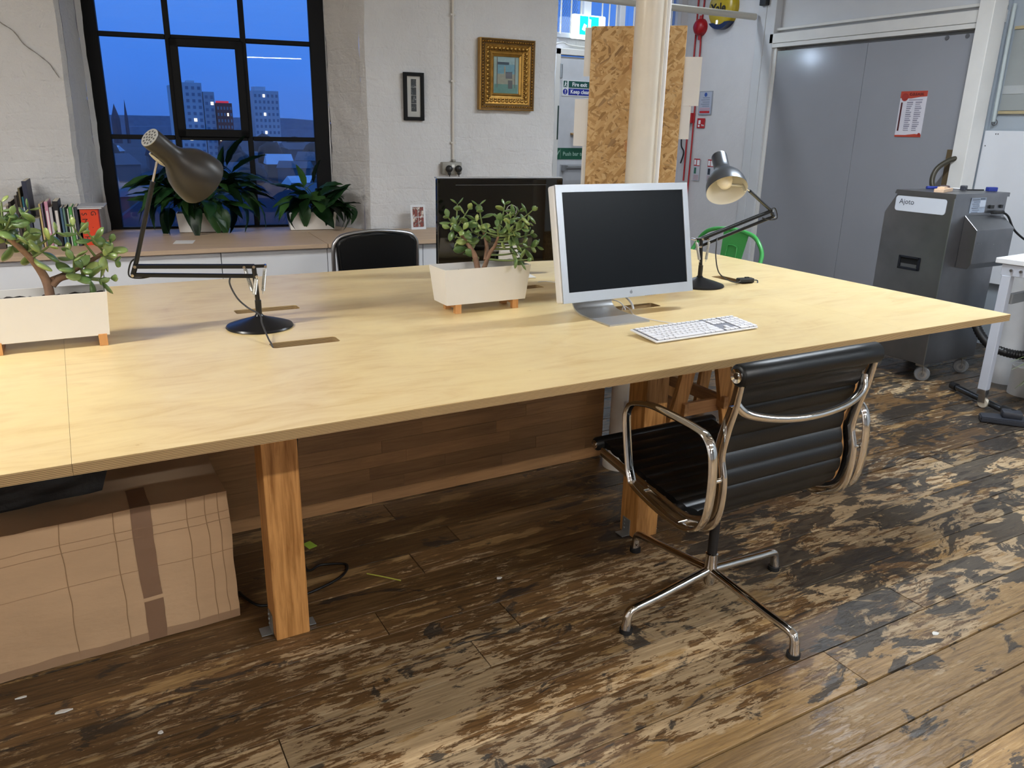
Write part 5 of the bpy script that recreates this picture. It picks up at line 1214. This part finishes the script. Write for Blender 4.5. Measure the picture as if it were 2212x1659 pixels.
tag(MB().tube(cr3([(XR-.018, 4.385, 2.15), (XR-.014, 4.372, 2.08), (XR-.014, 4.375, 1.6), (XR-.014, 4.375, 1.0), (XR-.014, 4.385, .15)], 6), .0075, 8).build('red_conduit', RED, smooth=50), 'red conduit running down below the red sounder', 'conduit')
for yy, zz in ((4.448, 2.05), (4.448, 2.38)): pass
t = thing('fire_notice', 'framed fire action notice with blue disc on the lobby wall', 'sign', (XR, 4.245, 1.50))
MB().box((XR-.004, 4.245, 1.60), (.008, .172, .205), bev=.001).build('frame', M('grey_notice_frame', '8d929c', .4), t)
rx_(t, 4.167, 4.323, 1.505, 1.695, 'a9b0c2', 'sheet', .003); MB().lathe([(0, 0), (.018, 0), (.018, .001), (0, .001)], (XR-.0098, 4.245, 1.672), (-1, 0, 0), 18).build('blue_disc', M('print_2b4f9c', '2b4f9c', .45), t)
for k in range(5): rx_(t, 4.19, 4.30 if k % 2 else 4.28, 1.642-k*.018, 1.648-k*.018, '7d8496', 'text_line', .0045)
rx_(t, 4.18, 4.31, 1.513, 1.533, 'b8202c', 'red_band', .0045); rx_(t, 4.18, 4.31, 1.540, 1.560, 'b79aa8', 'text_block', .0045)
t = thing('fire_call_sign', 'small red fire alarm sign with white hand symbol', 'sign', (XR, 4.28, 1.382)); rx_(t, 4.230, 4.334, 1.382, 1.469, 'b01822', 'board')
m = MB(); m.box((XR-.009, 4.300, 1.435), (.001, .028, .034)); m.box((XR-.009, 4.306, 1.402), (.001, .022, .018)); tx_(m, 'Fire', 4.255, 1.400, .024, .0095); m.build('symbol', M('print_e6e8ec', 'e6e8ec', .45), t)
t = thing('call_point', 'red box at the edge of the white papers', 'call point', (XR, 4.43, 1.42)); MB().box((XR-.02, 4.42, 1.47), (.045, .09, .09), bev=.004).build('call_body', RED, t); MB().box((XR-.044, 4.42, 1.47), (.003, .05, .04)).build('call_glass', PAPER, t)
for k, (y0, y1) in enumerate(((4.245, 4.330), (4.055, 4.143))):
    t = thing('extinguisher_sign', ('tall extinguisher instruction sign left of the grey lamp' if k == 0 else 'tall extinguisher instruction sign partly behind the grey lamp'), 'sign', (XR, (y0+y1)/2, .91))
    rx_(t, y0, y1, .912, 1.112, 'b9bcc6', 'board'); rx_(t, y0+.003, y1-.003, 1.045, 1.110, 'b01822', 'red_panel', .001)
    rx_(t, y0+.006, y1-.045, 1.052, 1.10, 'e6e8ec', 'symbol', .002); rx_(t, y0+.052, y1-.008, 1.055, 1.10, 'e6e8ec', 'symbol', .002)
    rx_(t, y0+.045, y1-.012, .975, 1.03, '2f6a58' if k == 0 else '2b3340', 'symbol', .001)
    for q in range(4): rx_(t, y0+.01, y1-.01, .922+q*.012, .927+q*.012, 'b07f88', 'text_line', .001)
tag(MB().tube(cr3([(XR-.02, 4.52, 1.32), (XR-.03, 4.50, 1.22), (XR-.02, 4.47, 1.16), (XR-.03, 4.49, 1.06)], 6), .007, 6).build('loose_cable', CB, smooth=50), 'loose dark cable hanging beside the strand board', 'cable')
tag(MB().box((XR-.03, 3.625, 2.42), (.05, .07, .16), bev=.006).build('sensor_box', BLACKP), 'small black sensor box at the top of the door frame', 'sensor')
# hazard poster on the grey door
XP = XR+.0195
po = thing('hazard_poster', 'red and white chemical hazard poster on the grey door', 'poster', (XP, 2.172, 1.345))
def pp_(y0, y1, z0, z1, col_, nm, d=0): MB().box((XP-.001-d, (y0+y1)/2, (z0+z1)/2), (.0012, y1-y0, z1-z0)).build(nm, M('print_'+col_, col_, .45, 0, .02), po)
pp_(2.070, 2.274, 1.345, 1.649, 'cfcdd6', 'sheet')
m = MB().prism([(XP-.003, y, z) for y, z in ((2.274, 1.649), (2.070, 1.649), (2.070, 1.612), (2.12, 1.610), (2.19, 1.601), (2.274, 1.604))], (.001, 0, 0)); m.build('red_band', M('print_b0402c', 'b0402c', .45), po); m = MB().prism([(XP-.003, y, z) for y, z in ((2.274, 1.345), (2.070, 1.345), (2.070, 1.362), (2.12, 1.366), (2.19, 1.358), (2.274, 1.357))], (.001, 0, 0)); m.build('red_band', M('print_b0402c', 'b0402c', .45), po)
MB().lathe([(0, 0), (.026, 0), (.026, .001), (0, .001)], (XP-.0035, 2.237, 1.610), (-1, 0, 0), 24).lathe([(0, 0), (.011, 0), (.011, .001), (0, .001)], (XP-.0035, 2.085, 1.362), (-1, 0, 0), 16).build('red_disc', M('print_9c2c22', '9c2c22', .45), po)
m = MB(); m.text('C.O.S.H.H.', .024, MX((0, -1, 0), (0, 0, 1), (-1, 0, 0), (XP-.0045, 2.205, 1.620)), bold=True); m.build('lettering', M('print_3c0f14', '3c0f14', .45), po)
pp_(2.262, 2.250, 1.385, 1.575, '4a0f16', 'dark_column', .0014)
rp = random.Random(6); m = MB()
for col_ in ((2.215, 2.165), (2.150, 2.095)):
    for q in range(15):
        z_ = 1.575-q*.0132; l_ = rp.uniform(.55, 1)*(col_[0]-col_[1]); m.box((XP-.0026, col_[0]-l_/2, z_), (.001, l_, .0055 if q % 3 else .008))
m.build('text_lines', M('print_8d8b9c', '8d8b9c', .5), po); pp_(2.10, 2.205, 1.588, 1.594, '8d8b9c', 'subtitle', .0014)
tag(MB().box((XR-.012, 1.800, 1.12), (.02, .062, .30), bev=.002).build('wooden_plate', M('dark_wood_plate', '5a4a30', .6)), 'dark brown wooden plate on the right door edge', 'plate')
tag(MB().tube(cr3([(5.10, 1.70, .95), (5.12, 1.79, 1.05), (5.15, 1.80, 1.14), (5.22, 1.77, 1.20), (5.285, 1.73, 1.225)], 7), .017, 10).build('grab_handle', M('bronze_handle', '3c382c', .4, .3), smooth=50), 'dark curved tube before the wooden plate', 'handle')
tag(MB().tube([(5.405, 1.642, 2.15), (5.405, 1.640, 1.9), (5.41, 1.635, 1.45)], .012, 8).build('wall_tube', M('pale_tube', 'a8b2b4', .5), smooth=50), 'pale vertical tube in the corner behind the post', 'tube')
# side wall details
struct(MB().box((5.440, .3, 2.012), (.02, 2.66, .018)).build('trim_4', M('yellowed_trim', 'a89a78', .6)))
struct(MB().box((5.440, .3, 1.508), (.02, 2.66, .018)).build('trim_5', MATS['yellowed_trim']))
struct(MB().box((5.444, .3, 1.76), (.012, 2.66, .48)).build('wall_side_panel', M('grey_wall_panel', '8f9494', .55, 0, .03)))
struct(MB().box((5.438, .3, 1.645), (.006, 2.66, .05)).build('trim_6', M('grey_rail', 'a4a8aa', .5)))
wb = thing('whiteboard', 'large white board leaning behind the steel machine', 'whiteboard', (5.40, 1.05, .42))
MB().box((5.415, 1.03, .91), (.02, 1.29, .97), bev=.003).build('panel', M('whiteboard_white', 'cfd2d8', .2, 0, .01), wb)
for yy, zz in ((1.60, 1.375), (1.585, 1.375), (1.655, 1.30)): MB().cyl((5.404, yy, zz), (5.406, yy, zz), .004, seg=10).build('screw', M('dark_screw', '3c3c3e', .5), wb)
t = thing('round_mark', 'small round outlined sign above the white board', 'sign', (5.435, 1.642, 1.425)); MB().lathe([(.017, 0), (.020, 0), (.020, .001), (.017, .001)], (5.436, 1.642, 1.446), (-1, 0, 0), 28).build('ring', M('brown_ring', '4a3c30', .5), t)
MB().text('i', .026, MX((0, -1, 0), (0, 0, 1), (-1, 0, 0), (5.435, 1.642, 1.436)), bold=True, align='CENTER').build('lettering', MATS['brown_ring'], t)

# ------------------------------------------------------------------ stainless machine on castors
def steel_mat():
    m, nt, b = base('brushed_stainless'); f = noise_n(nt, coords(nt, (3, 3, 60), True), 12, 4); n = noise_n(nt, coords(nt, (1, 1, 1), True), 3, 4)
    nt.links.new(ramp(nt, n, [(.3, lin('7e7f83')), (.7, lin('97989c'))]), b.inputs['Base Color']); b.inputs['Metallic'].default_value = 1; b.inputs['Roughness'].default_value = .36; bump(nt, b, f, .05, .001); return m
STL = steel_mat()
mc = thing('steel_machine', 'brushed stainless steel cabinet machine on castors at the right', 'machine', (4.46, 1.26, 0))
m = MB().prism([(4.225, y, z) for y, z in ((1.052, .105), (1.052, 1.045), (1.395, 1.045), (1.462, .93), (1.462, .105))], (.485, 0, 0)); bmesh.ops.bevel(m.b, geom=m.b.edges[:], offset=.0025, segments=1, affect='EDGES'); m.build('body', STL, mc)
m = MB().prism([(4.219, y, z) for y, z in ((1.045, 1.038), (1.045, 1.060), (1.402, 1.060), (1.410, 1.038))], (.497, 0, 0)); m.build('lid', STL, mc)
MB().box((4.2215, 1.05, .57), (.004, .005, .93)).build('corner_trim', SILVER, mc)
m = MB(); y0, y1, z0, z1, r = 1.092, 1.398, .945, 1.028, .016
pts = []
for cy_, cz_, a0 in ((y1-r, z1-r, 0), (y0+r, z1-r, 90), (y0+r, z0+r, 180), (y1-r, z0+r, 270)):
    for k in range(6): a = math.radians(a0+18*k); pts.append((4.2215, cy_+r*math.cos(a), cz_+r*math.sin(a)))
m.prism(pts, (.0035, 0, 0)).build('name_label', M('label_white', 'd3dae6', .35, 0, .01), mc)
MB().text('Ajoto', .040, MX((0, -1, 0), (0, 0, 1), (-1, 0, 0), (4.2210, 1.375, .985)), ext=.0003).build('lettering', M('label_grey_ink', '4b5160', .5), mc)
m = MB()
for c, d in (((4.221, 1.312, .662), (.008, .012, .075)), ((4.221, 1.192, .662), (.008, .012, .075)), ((4.221, 1.252, .694), (.008, .13, .011)), ((4.221, 1.252, .630), (.008, .13, .012))): m.box(c, d, bev=.002)
m.build('recess_handle', M('navy_black_plastic', '11151f', .4), mc)
MB().box((4.2235, 1.252, .674), (.003, .11, .034)).build('recess', M('recess_black', '06080c', .8), mc)
MB().box((4.2233, 1.252, .648), (.003, .10, .018), rot=None).build('recess_lip', STL, mc)
m = MB().prism([(4.343, y, z) for y, z in ((1.052, .945), (.968, .872), (.968, .690), (.985, .660), (1.052, .660))], (.345, 0, 0)); bmesh.ops.bevel(m.b, geom=m.b.edges[:], offset=.002, segments=1, affect='EDGES'); m.build('side_box', STL, mc)
MB().box((4.44, 1.050, .998), (.138, .002, .084)).build('rating_label', M('rating_grey', '97a3b5', .4, 0, .05, 60), mc)
m = MB()
for q in range(7): m.box((4.415+.01*(q % 2), 1.0485, 1.026-q*.011), (.06, .001, .003))
m.box((4.475, 1.0485, 1.03), (.04, .001, .007)); m.build('label_text', M('label_ink', '5a6472', .5), mc)
MB().box((4.478, 1.0480, 1.005), (.05, .001, .035)).build('label_panel', M('label_pale', 'b9c2d0', .4), mc)
MB().box((4.565, 1.046, .985), (.035, .010, .018)).box((4.66, 1.046, .985), (.02, .006, .018)).build('power_inlet', BLACKP, mc)
MB().cyl((4.56, 1.035, .955), (4.66, 1.030, .955), .009, seg=12).tube(cr3([(4.65, 1.03, .955), (4.70, 1.02, .93), (4.76, 1.0, .85), (4.86, .95, .78), (4.95, .90, .76)], 7), .006, 8).build('power_lead', CB, mc, smooth=50)
for q in ((4.38, .967, .80), (4.40, .967, .80), (4.52, .967, .79)): MB().box(q, (.006, .001, .003)).build('screw', SILVER, mc)
for x_, y_ in ((4.285, 1.100), (4.655, 1.100), (4.285, 1.415), (4.655, 1.415)):
    w_ = MB().lathe([(0, -.014), (.038, -.014), (.042, -.010), (.042, .010), (.038, .014), (0, .014)], (x_-.012, y_-.018, .042), (.8, .6, 0), 24).build('castor_wheel', M('grey_tyre', '77797c', .5), mc, smooth=40)
    MB().lathe([(.012, -.0145), (.024, -.0145), (.024, .0145), (.012, .0145)], (x_-.012, y_-.018, .038), (.8, .6, 0), 20).build('hub', SILVER, w_, smooth=40)
    MB().box((x_, y_, .092), (.05, .05, .02), bev=.004).box((x_-.006+.012, y_-.009+.016, .065), (.03, .004, .05), rot=rotz(.64-1.57+1.57), bev=.001).box((x_-.006-.010, y_-.009-.014, .065), (.03, .004, .05), rot=rotz(.64), bev=.001).build('castor_fork', M('zinc_castor', 'a8a49c', .35, .8), mc, smooth=40)
t = thing('wood_offcut', 'pale wooden block with step on top of the steel machine', 'wood', (4.34, 1.20, 1.06), .35)
MB().box((0, 0, .009), (.20, .05, .017), bev=.001).build('block', M('pale_beech', 'd3b496', .6, 0, .08, 20, stretch=(1, 8, 8)), t, world=False); MB().box((-.02, .003, .022), (.07, .035, .010), bev=.001).build('step', MATS['pale_beech'], t, world=False)
BLU = M('blue_plastic', '1f2f7c', .4, 0, .05)
t = thing('connector_lead', 'dark lead with blue plug on top of the steel machine', 'cable', (4.55, 1.16, 1.06))
MB().tube(cr3([(4.42, 1.24, 1.068), (4.47, 1.24, 1.070), (4.56, 1.20, 1.066), (4.62, 1.14, 1.068)], 6), .004, 6).build('lead', CB, t); MB().box((4.65, 1.115, 1.074), (.055, .032, .024), rot=rotz(-.4), bev=.004).build('plug', BLU, t); MB().box((4.54, 1.21, 1.076), (.04, .03, .028), rot=rotz(.3), bev=.004).build('socket', M('dark_grey_socket', '30323a', .4), t)
t = thing('hand_tool', 'blue and brown handled tool behind the wooden block', 'tool', (4.46, 1.30, 1.06))
MB().cyl((4.38, 1.33, 1.072), (4.50, 1.27, 1.072), .009).build('blue_grip', BLU, t); MB().lathe([(0, 0), (.012, .004), (.015, .03), (.012, .06), (0, .064)], (4.40, 1.27, 1.076), (.9, -.4, 0), 14).build('brown_grip', M('brown_grip', '4a3c3c', .5), t, smooth=50); MB().box((4.505, 1.235, 1.069), (.05, .02, .012), rot=rotz(-.4), bev=.003).build('white_tip', WC, t)

# ------------------------------------------------------------------ white bench frame, hose, drums, vacuum at the right edge
WF = M('pale_blue_white_frame', 'c3cad8', .35, 0, .02)
be2 = thing('frame_bench', 'white square tube bench frame on castors at right edge', 'bench', (4.40, .05, 0), .10)
BX = Matrix.Translation((4.127, .642, 0)) @ Matrix.Rotation(.10, 4, 'Z')
def wb_(mb, c, d, bev=.003): return mb.box(c, d, bev=bev, seg=2)
wb_(MB(), (.30, -.52, .769), (.66, 1.16, .026)).xf(BX).build('bench_top', WLAM, be2)
wb_(MB(), (.0, -.52, .726), (.040, 1.10, .056)).xf(BX).build('apron', WF, be2); wb_(MB(), (.62, -.52, .726), (.040, 1.10, .056)).xf(BX).build('apron', WF, be2)
wb_(MB(), (.31, .0, .726), (.60, .040, .056)).xf(BX).build('apron', WF, be2)
for x_, y_ in ((0, 0), (.62, 0), (0, -1.04), (.62, -1.04)):
    wb_(MB(), (x_, y_, .40), (.044, .044, .60)).xf(BX).build('leg', WF, be2)
    MB().lathe([(0, -.012), (.024, -.012), (.027, -.008), (.027, .008), (.024, .012), (0, .012)], (x_+.004, y_-.012, .028), (1, 0, 0), 22).xf(BX).build('castor_wheel', M('cream_wheel', 'cfc8b8', .4), be2, smooth=40)
    MB().box((x_, y_, .088), (.044, .044, .03), bev=.004).box((x_-.012, y_-.005, .058), (.004, .035, .055), bev=.001).box((x_+.020, y_-.005, .058), (.004, .035, .055), bev=.001).xf(BX).build('castor_fork', SILVER, be2, smooth=40)
for y_ in (-.02, -.065, -.20, -.60):
    MB().cyl((-.030, y_, .728), (-.018, y_, .728), .007, seg=12).xf(BX).build('bolt', SILVER, be2)
wb_(MB(), (.31, -.02, .58), (.58, .03, .05)).xf(BX).build('brace', M('grey_brace', '8b8f92', .4, .3), be2)
t = thing('wood_offcut', 'pale wooden board lying on the white bench', 'wood', (4.25, .50, .782), .1)
MB().box((.02, -.02, .012), (.16, .12, .022), bev=.001).build('board', MATS['pale_beech'], t, world=False)
dm = M('white_drum', 'bfc0c2', .45, 0, .06)
for nm, x_, y_, r_, h_ in (('tall white plastic pipe section behind the bench leg', 4.70, .86, .075, .66), ('white pipe section right of the tall pipe', 4.86, .70, .075, .62), ('low white plastic tub behind the bench', 4.58, .66, .09, .16)):
    t = thing('plastic_tube', nm, 'pipe', (x_, y_, 0)); MB().lathe([(0, 0), (r_, 0), (r_, h_), (r_-.006, h_), (r_-.006, .01), (0, .01)], (x_, y_, 0), seg=28).build('tube_body', dm, t, smooth=40)
m = MB(); hp = cr3([(4.52, 1.00, .42), (4.50, .95, .32), (4.50, .86, .24), (4.53, .76, .215), (4.56, .66, .225), (4.60, .50, .26), (4.62, .3, .3)], 14)
m.tube(hp, .026, 12, scales=[1.0 if k % 2 else .86 for k in range(len(hp))]); tag(m.build('ribbed_hose', M('black_hose', '141416', .4), smooth=50), 'black ribbed vacuum hose drooping behind the bench leg', 'hose')
vc = thing('vacuum_head', 'dark grey vacuum floor head with tube at the right edge', 'vacuum', (4.02, .42, 0), -.9)
VM = M('slate_plastic', '2b2e36', .5)
m = MB().prism([(-.14, -.045, .004), (.14, -.045, .004), (.14, .03, .004), (.06, .055, .004), (-.06, .055, .004), (-.14, .03, .004)], (0, 0, .026)); bmesh.ops.bevel(m.b, geom=m.b.edges[:], offset=.005, segments=2, affect='EDGES'); m.build('nozzle', VM, vc, smooth=40, world=False)
MB().box((0, .02, .045), (.09, .07, .035), bev=.01).build('swivel', VM, vc, smooth=40, world=False)
MB().cyl((4.05, .43, .045), (4.105, .51, .034), .022, seg=16).build('collar', BLACKP, vc, smooth=40); MB().cyl((4.10, .50, .030), (4.262, .87, .028), .0165, seg=16).build('tube', M('gunmetal_tube', '4b4d50', .25, .9), vc, smooth=40); MB().cyl((4.255, .855, .028), (4.272, .893, .028), .0205, seg=16).build('tube_end', BLACKP, vc, smooth=40)
t = thing('storage_box', 'white lidded plastic box at the extreme right edge', 'box', (4.36, .30, 0), .2)
MB().box((.02, -.02, .085), (.26, .24, .17), bev=.01).build('box_body', dm, t, world=False); MB().box((.02, -.02, .195), (.29, .27, .03), bev=.008).build('lid', WC, t, world=False)
GL = M('grass_blade', '5a6b34', .5, 0, .2)
t = thing('spiky_plant', 'thin leaved plant leaning out by the vacuum head', 'plant', (4.33, .40, .21))
MB().lathe([(0, 0), (.05, 0), (.06, .07), (.055, .07), (0, .06)], (4.35, .38, .2105), seg=20).build('pot', WPLA, t, smooth=40)
rv = random.Random(2)
for k in range(9):
    tipx = Vector((4.35, .38, .27))+Vector((-.24+rv.uniform(-.03, .14), .06+rv.uniform(-.09, .12), -.14+rv.uniform(-.03, .22)))
    MB().sweep(cr3([(4.35, .38, .275), tuple(Vector((4.35, .38, .29)).lerp(tipx, .45)+Vector((0, 0, .05))), tuple(tipx)], 6), [(-.004, -.0005), (.004, -.0005), (.004, .0005), (-.004, .0005)], (0, 1, .2), scales=[1-.9*j/13 for j in range(13)]).build('leaf', GL, t)
# ------------------------------------------------------------------ the city outside
GZ = -16
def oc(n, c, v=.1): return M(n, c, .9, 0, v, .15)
struct(MB().box((150, 900, GZ-.5), (1800, 1700, 1)).build('ground_outside', M('city_ground', '4a5058', .95, 0, .25, .02)))
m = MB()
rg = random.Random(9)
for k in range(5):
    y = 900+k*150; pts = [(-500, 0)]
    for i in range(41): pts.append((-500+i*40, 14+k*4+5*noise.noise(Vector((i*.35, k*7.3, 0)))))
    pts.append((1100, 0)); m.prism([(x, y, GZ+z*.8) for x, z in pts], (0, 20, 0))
struct(m.build('hills_outside', oc('distant_hill', '8a98a8')))  # pale blue-grey has the distance haze mixed into the hill colour
ROOF = [oc('slate_roof', '6a7078'), oc('pale_roof', 'dfe4ea'), oc('brick_house', '7a645c'), oc('dark_roof', '2c3444')]
def house(x, y, w, d, h, rh, rot, wm, rm, lab, grp, ridge=0):
    t = thing('house', lab, 'building', (x, y, GZ), rot, grp)
    MB().box((0, 0, h/2), (w, d, h)).build('walls', wm, t, world=False)
    B = MB(); q = ridge
    V = [B.b.verts.new(p) for p in ((-w/2-.3, -d/2-.3, h), (w/2+.3, -d/2-.3, h), (w/2+.3, d/2+.3, h), (-w/2-.3, d/2+.3, h), (-w/2+q, 0, h+rh), (w/2-q, 0, h+rh))]
    for f in ((0, 1, 5, 4), (1, 2, 5), (2, 3, 4, 5), (3, 0, 4), (3, 2, 1, 0)): B.b.faces.new([V[i] for i in f])
    B.build('roof', rm, t, world=False)
    return t
t = house(9.3, 52, 15, 9, 10.6, 2.9, -.15, ROOF[2], ROOF[3], 'nearest dark hip roofed building below the window', None, 3.5)
t = house(10.5, 33, 17, 8, 8.6, .3, -.12, ROOF[2], oc('navy_flat_roof', '30405c'), 'low flat roofed building at the foot of the window', None)
rh_ = random.Random(21); k = 0; HS = [(9.3, 52, 9), (10.5, 33, 9)]
for row_y, n in ((95, 5), (125, 6), (160, 7), (205, 8), (260, 9), (330, 9)):
    for i in range(n):
        x = row_y*(.02+.33*(i+rh_.uniform(.1, .9))/n); y = row_y+rh_.uniform(-8, 8)
        if row_y < 100 and x < 4: continue
        if any((x-a)**2+(y-b)**2 < (9+c)**2 for a, b, c in HS): continue
        HS.append((x, y, 8))
        w = rh_.uniform(7, 13); d = rh_.uniform(7, 10); h = rh_.uniform(4.5, 7.5)
        house(x, y, w, d, h, rh_.uniform(1.5, 3), rh_.uniform(-.5, .5), rh_.choice([ROOF[2], ROOF[0]]), rh_.choice([ROOF[0], ROOF[1], ROOF[3], ROOF[0]]), 'house with pitched roof among the dusk rooftops outside', 'houses in the city below the window'); k += 1
TREEM = oc('bare_tree_crown', '39454a', .3)
placed = []
def free(x, y, r):
    if any((x-a)**2+(y-b)**2 < (r+c)**2 for a, b, c in placed): return False
    placed.append((x, y, r)); return True
k = 0
for hx, hy, hr in HS: placed.append((hx, hy, hr))
while k < 34:
    y = rh_.uniform(120, 420); x = y*(.02+.34*rh_.random())
    if y > 385: continue
    r = rh_.uniform(1.6, 2.8)*(1+y/450)
    if not free(x, y, r*1.3): continue
    k += 1
    t = thing('tree', 'round dark tree among the dusk rooftops outside', 'tree', (x, y, GZ), 0, 'trees in the city below the window')
    m = MB(); bmesh.ops.create_icosphere(m.b, subdivisions=2, radius=r)
    for v in m.b.verts: v.co += noise.noise_vector(v.co*.6+Vector((k, 0, 0)))*r*.35; v.co.z = v.co.z*1.1+r*1.5
    m.build('crown', TREEM, t, world=False, smooth=60); MB().cyl((0, 0, 0), (0, 0, r*1.0), .3, seg=6).build('trunk', oc('tree_trunk', '2a2622'), t, world=False)
TW = oc('tower_concrete', 'cfd0d2', .05); TW2 = oc('tower_concrete_dark', 'bfbfc2', .06); WIN = oc('tower_window', '8c93a2'); LIT = EM('lit_window', 'fff2d0', 1.5); PNK = EM('pink_lit_window', 'ff8fa8', .8)  # tower concrete is raised paler; its colour stands in for distance haze
def tower(lab, x, y, w, d, top, mat_, cols, rows, lit, step=()):
    t = thing('tower_block', lab, 'building', (x, y, GZ)); H = top-GZ
    MB().box((0, 0, H/2), (w, d, H)).build('walls', mat_, t, world=False)
    for sx_, sw_, sh in step: MB().box((sx_, 0, H+sh/2), (sw_, d*.6, sh)).build('roof_house', mat_, t, world=False)
    r = random.Random(int(x))
    a, b = MB(), MB(); na = nb = 0
    for i in range(cols):
        for j in range(rows):
            c = (-w/2+w*(i+.5)/cols, -d/2-.05, H-2.2-j*2.7); s_ = (w/cols*.5, .1, 1.3)
            o = MB().box(c, s_)
            o.build('window', (LIT if (i, j) in lit else WIN), t, world=False)
    return t
tower('tall slab tower block seen past the window mullion', 56, 400, 10, 12, 17.6, TW, 4, 12, {(2, 5), (1, 8)}, ((1, 3, 1.0),))
tower('balconied wing of the tall slab tower block', 63.6, 398, 4.6, 10, 14.0, TW2, 2, 10, {(1, 1)})
tower('plain narrow end of the tall slab tower block', 49.4, 402, 2.6, 10, 16.4, TW, 1, 4, set())
tt = tower('dark red brick tower with rooftop glow', 69.6, 396, 6.8, 9, 9.4, oc('red_brick_tower', '8a4c48'), 5, 7, {(0, 5), (3, 1)})
MB().box((0, 0, 9.4-GZ+.5), (5, 4, .9)).build('rooftop_glow', EM('red_rooftop', 'ff3a48', .35), tt, world=False)
tower('broad tower block beside the right mullion, lamps lit', 89, 400, 11.6, 12, 15.4, TW, 6, 10, {(2, 0), (2, 3), (2, 6), (3, 9)}, ((-2, 5, 1.8),))
for x, w, h in ((25.0, 2.2, 7.4), (27.0, .9, 9.3)):
    t = thing('church_spire', 'distant church spire on the skyline, '+('broad' if w > 1 else 'slender'), 'spire', (x*1.75+(4 if w < 1 else 0), 700, GZ))
    m = MB().lathe([(w*1.4, 0), (w*1.4, 18), (0, h*1.75-GZ*1.0)], (0, 0, 0), seg=8); m.build('steeple', oc('distant_stone', '4a5464'), t, world=False)
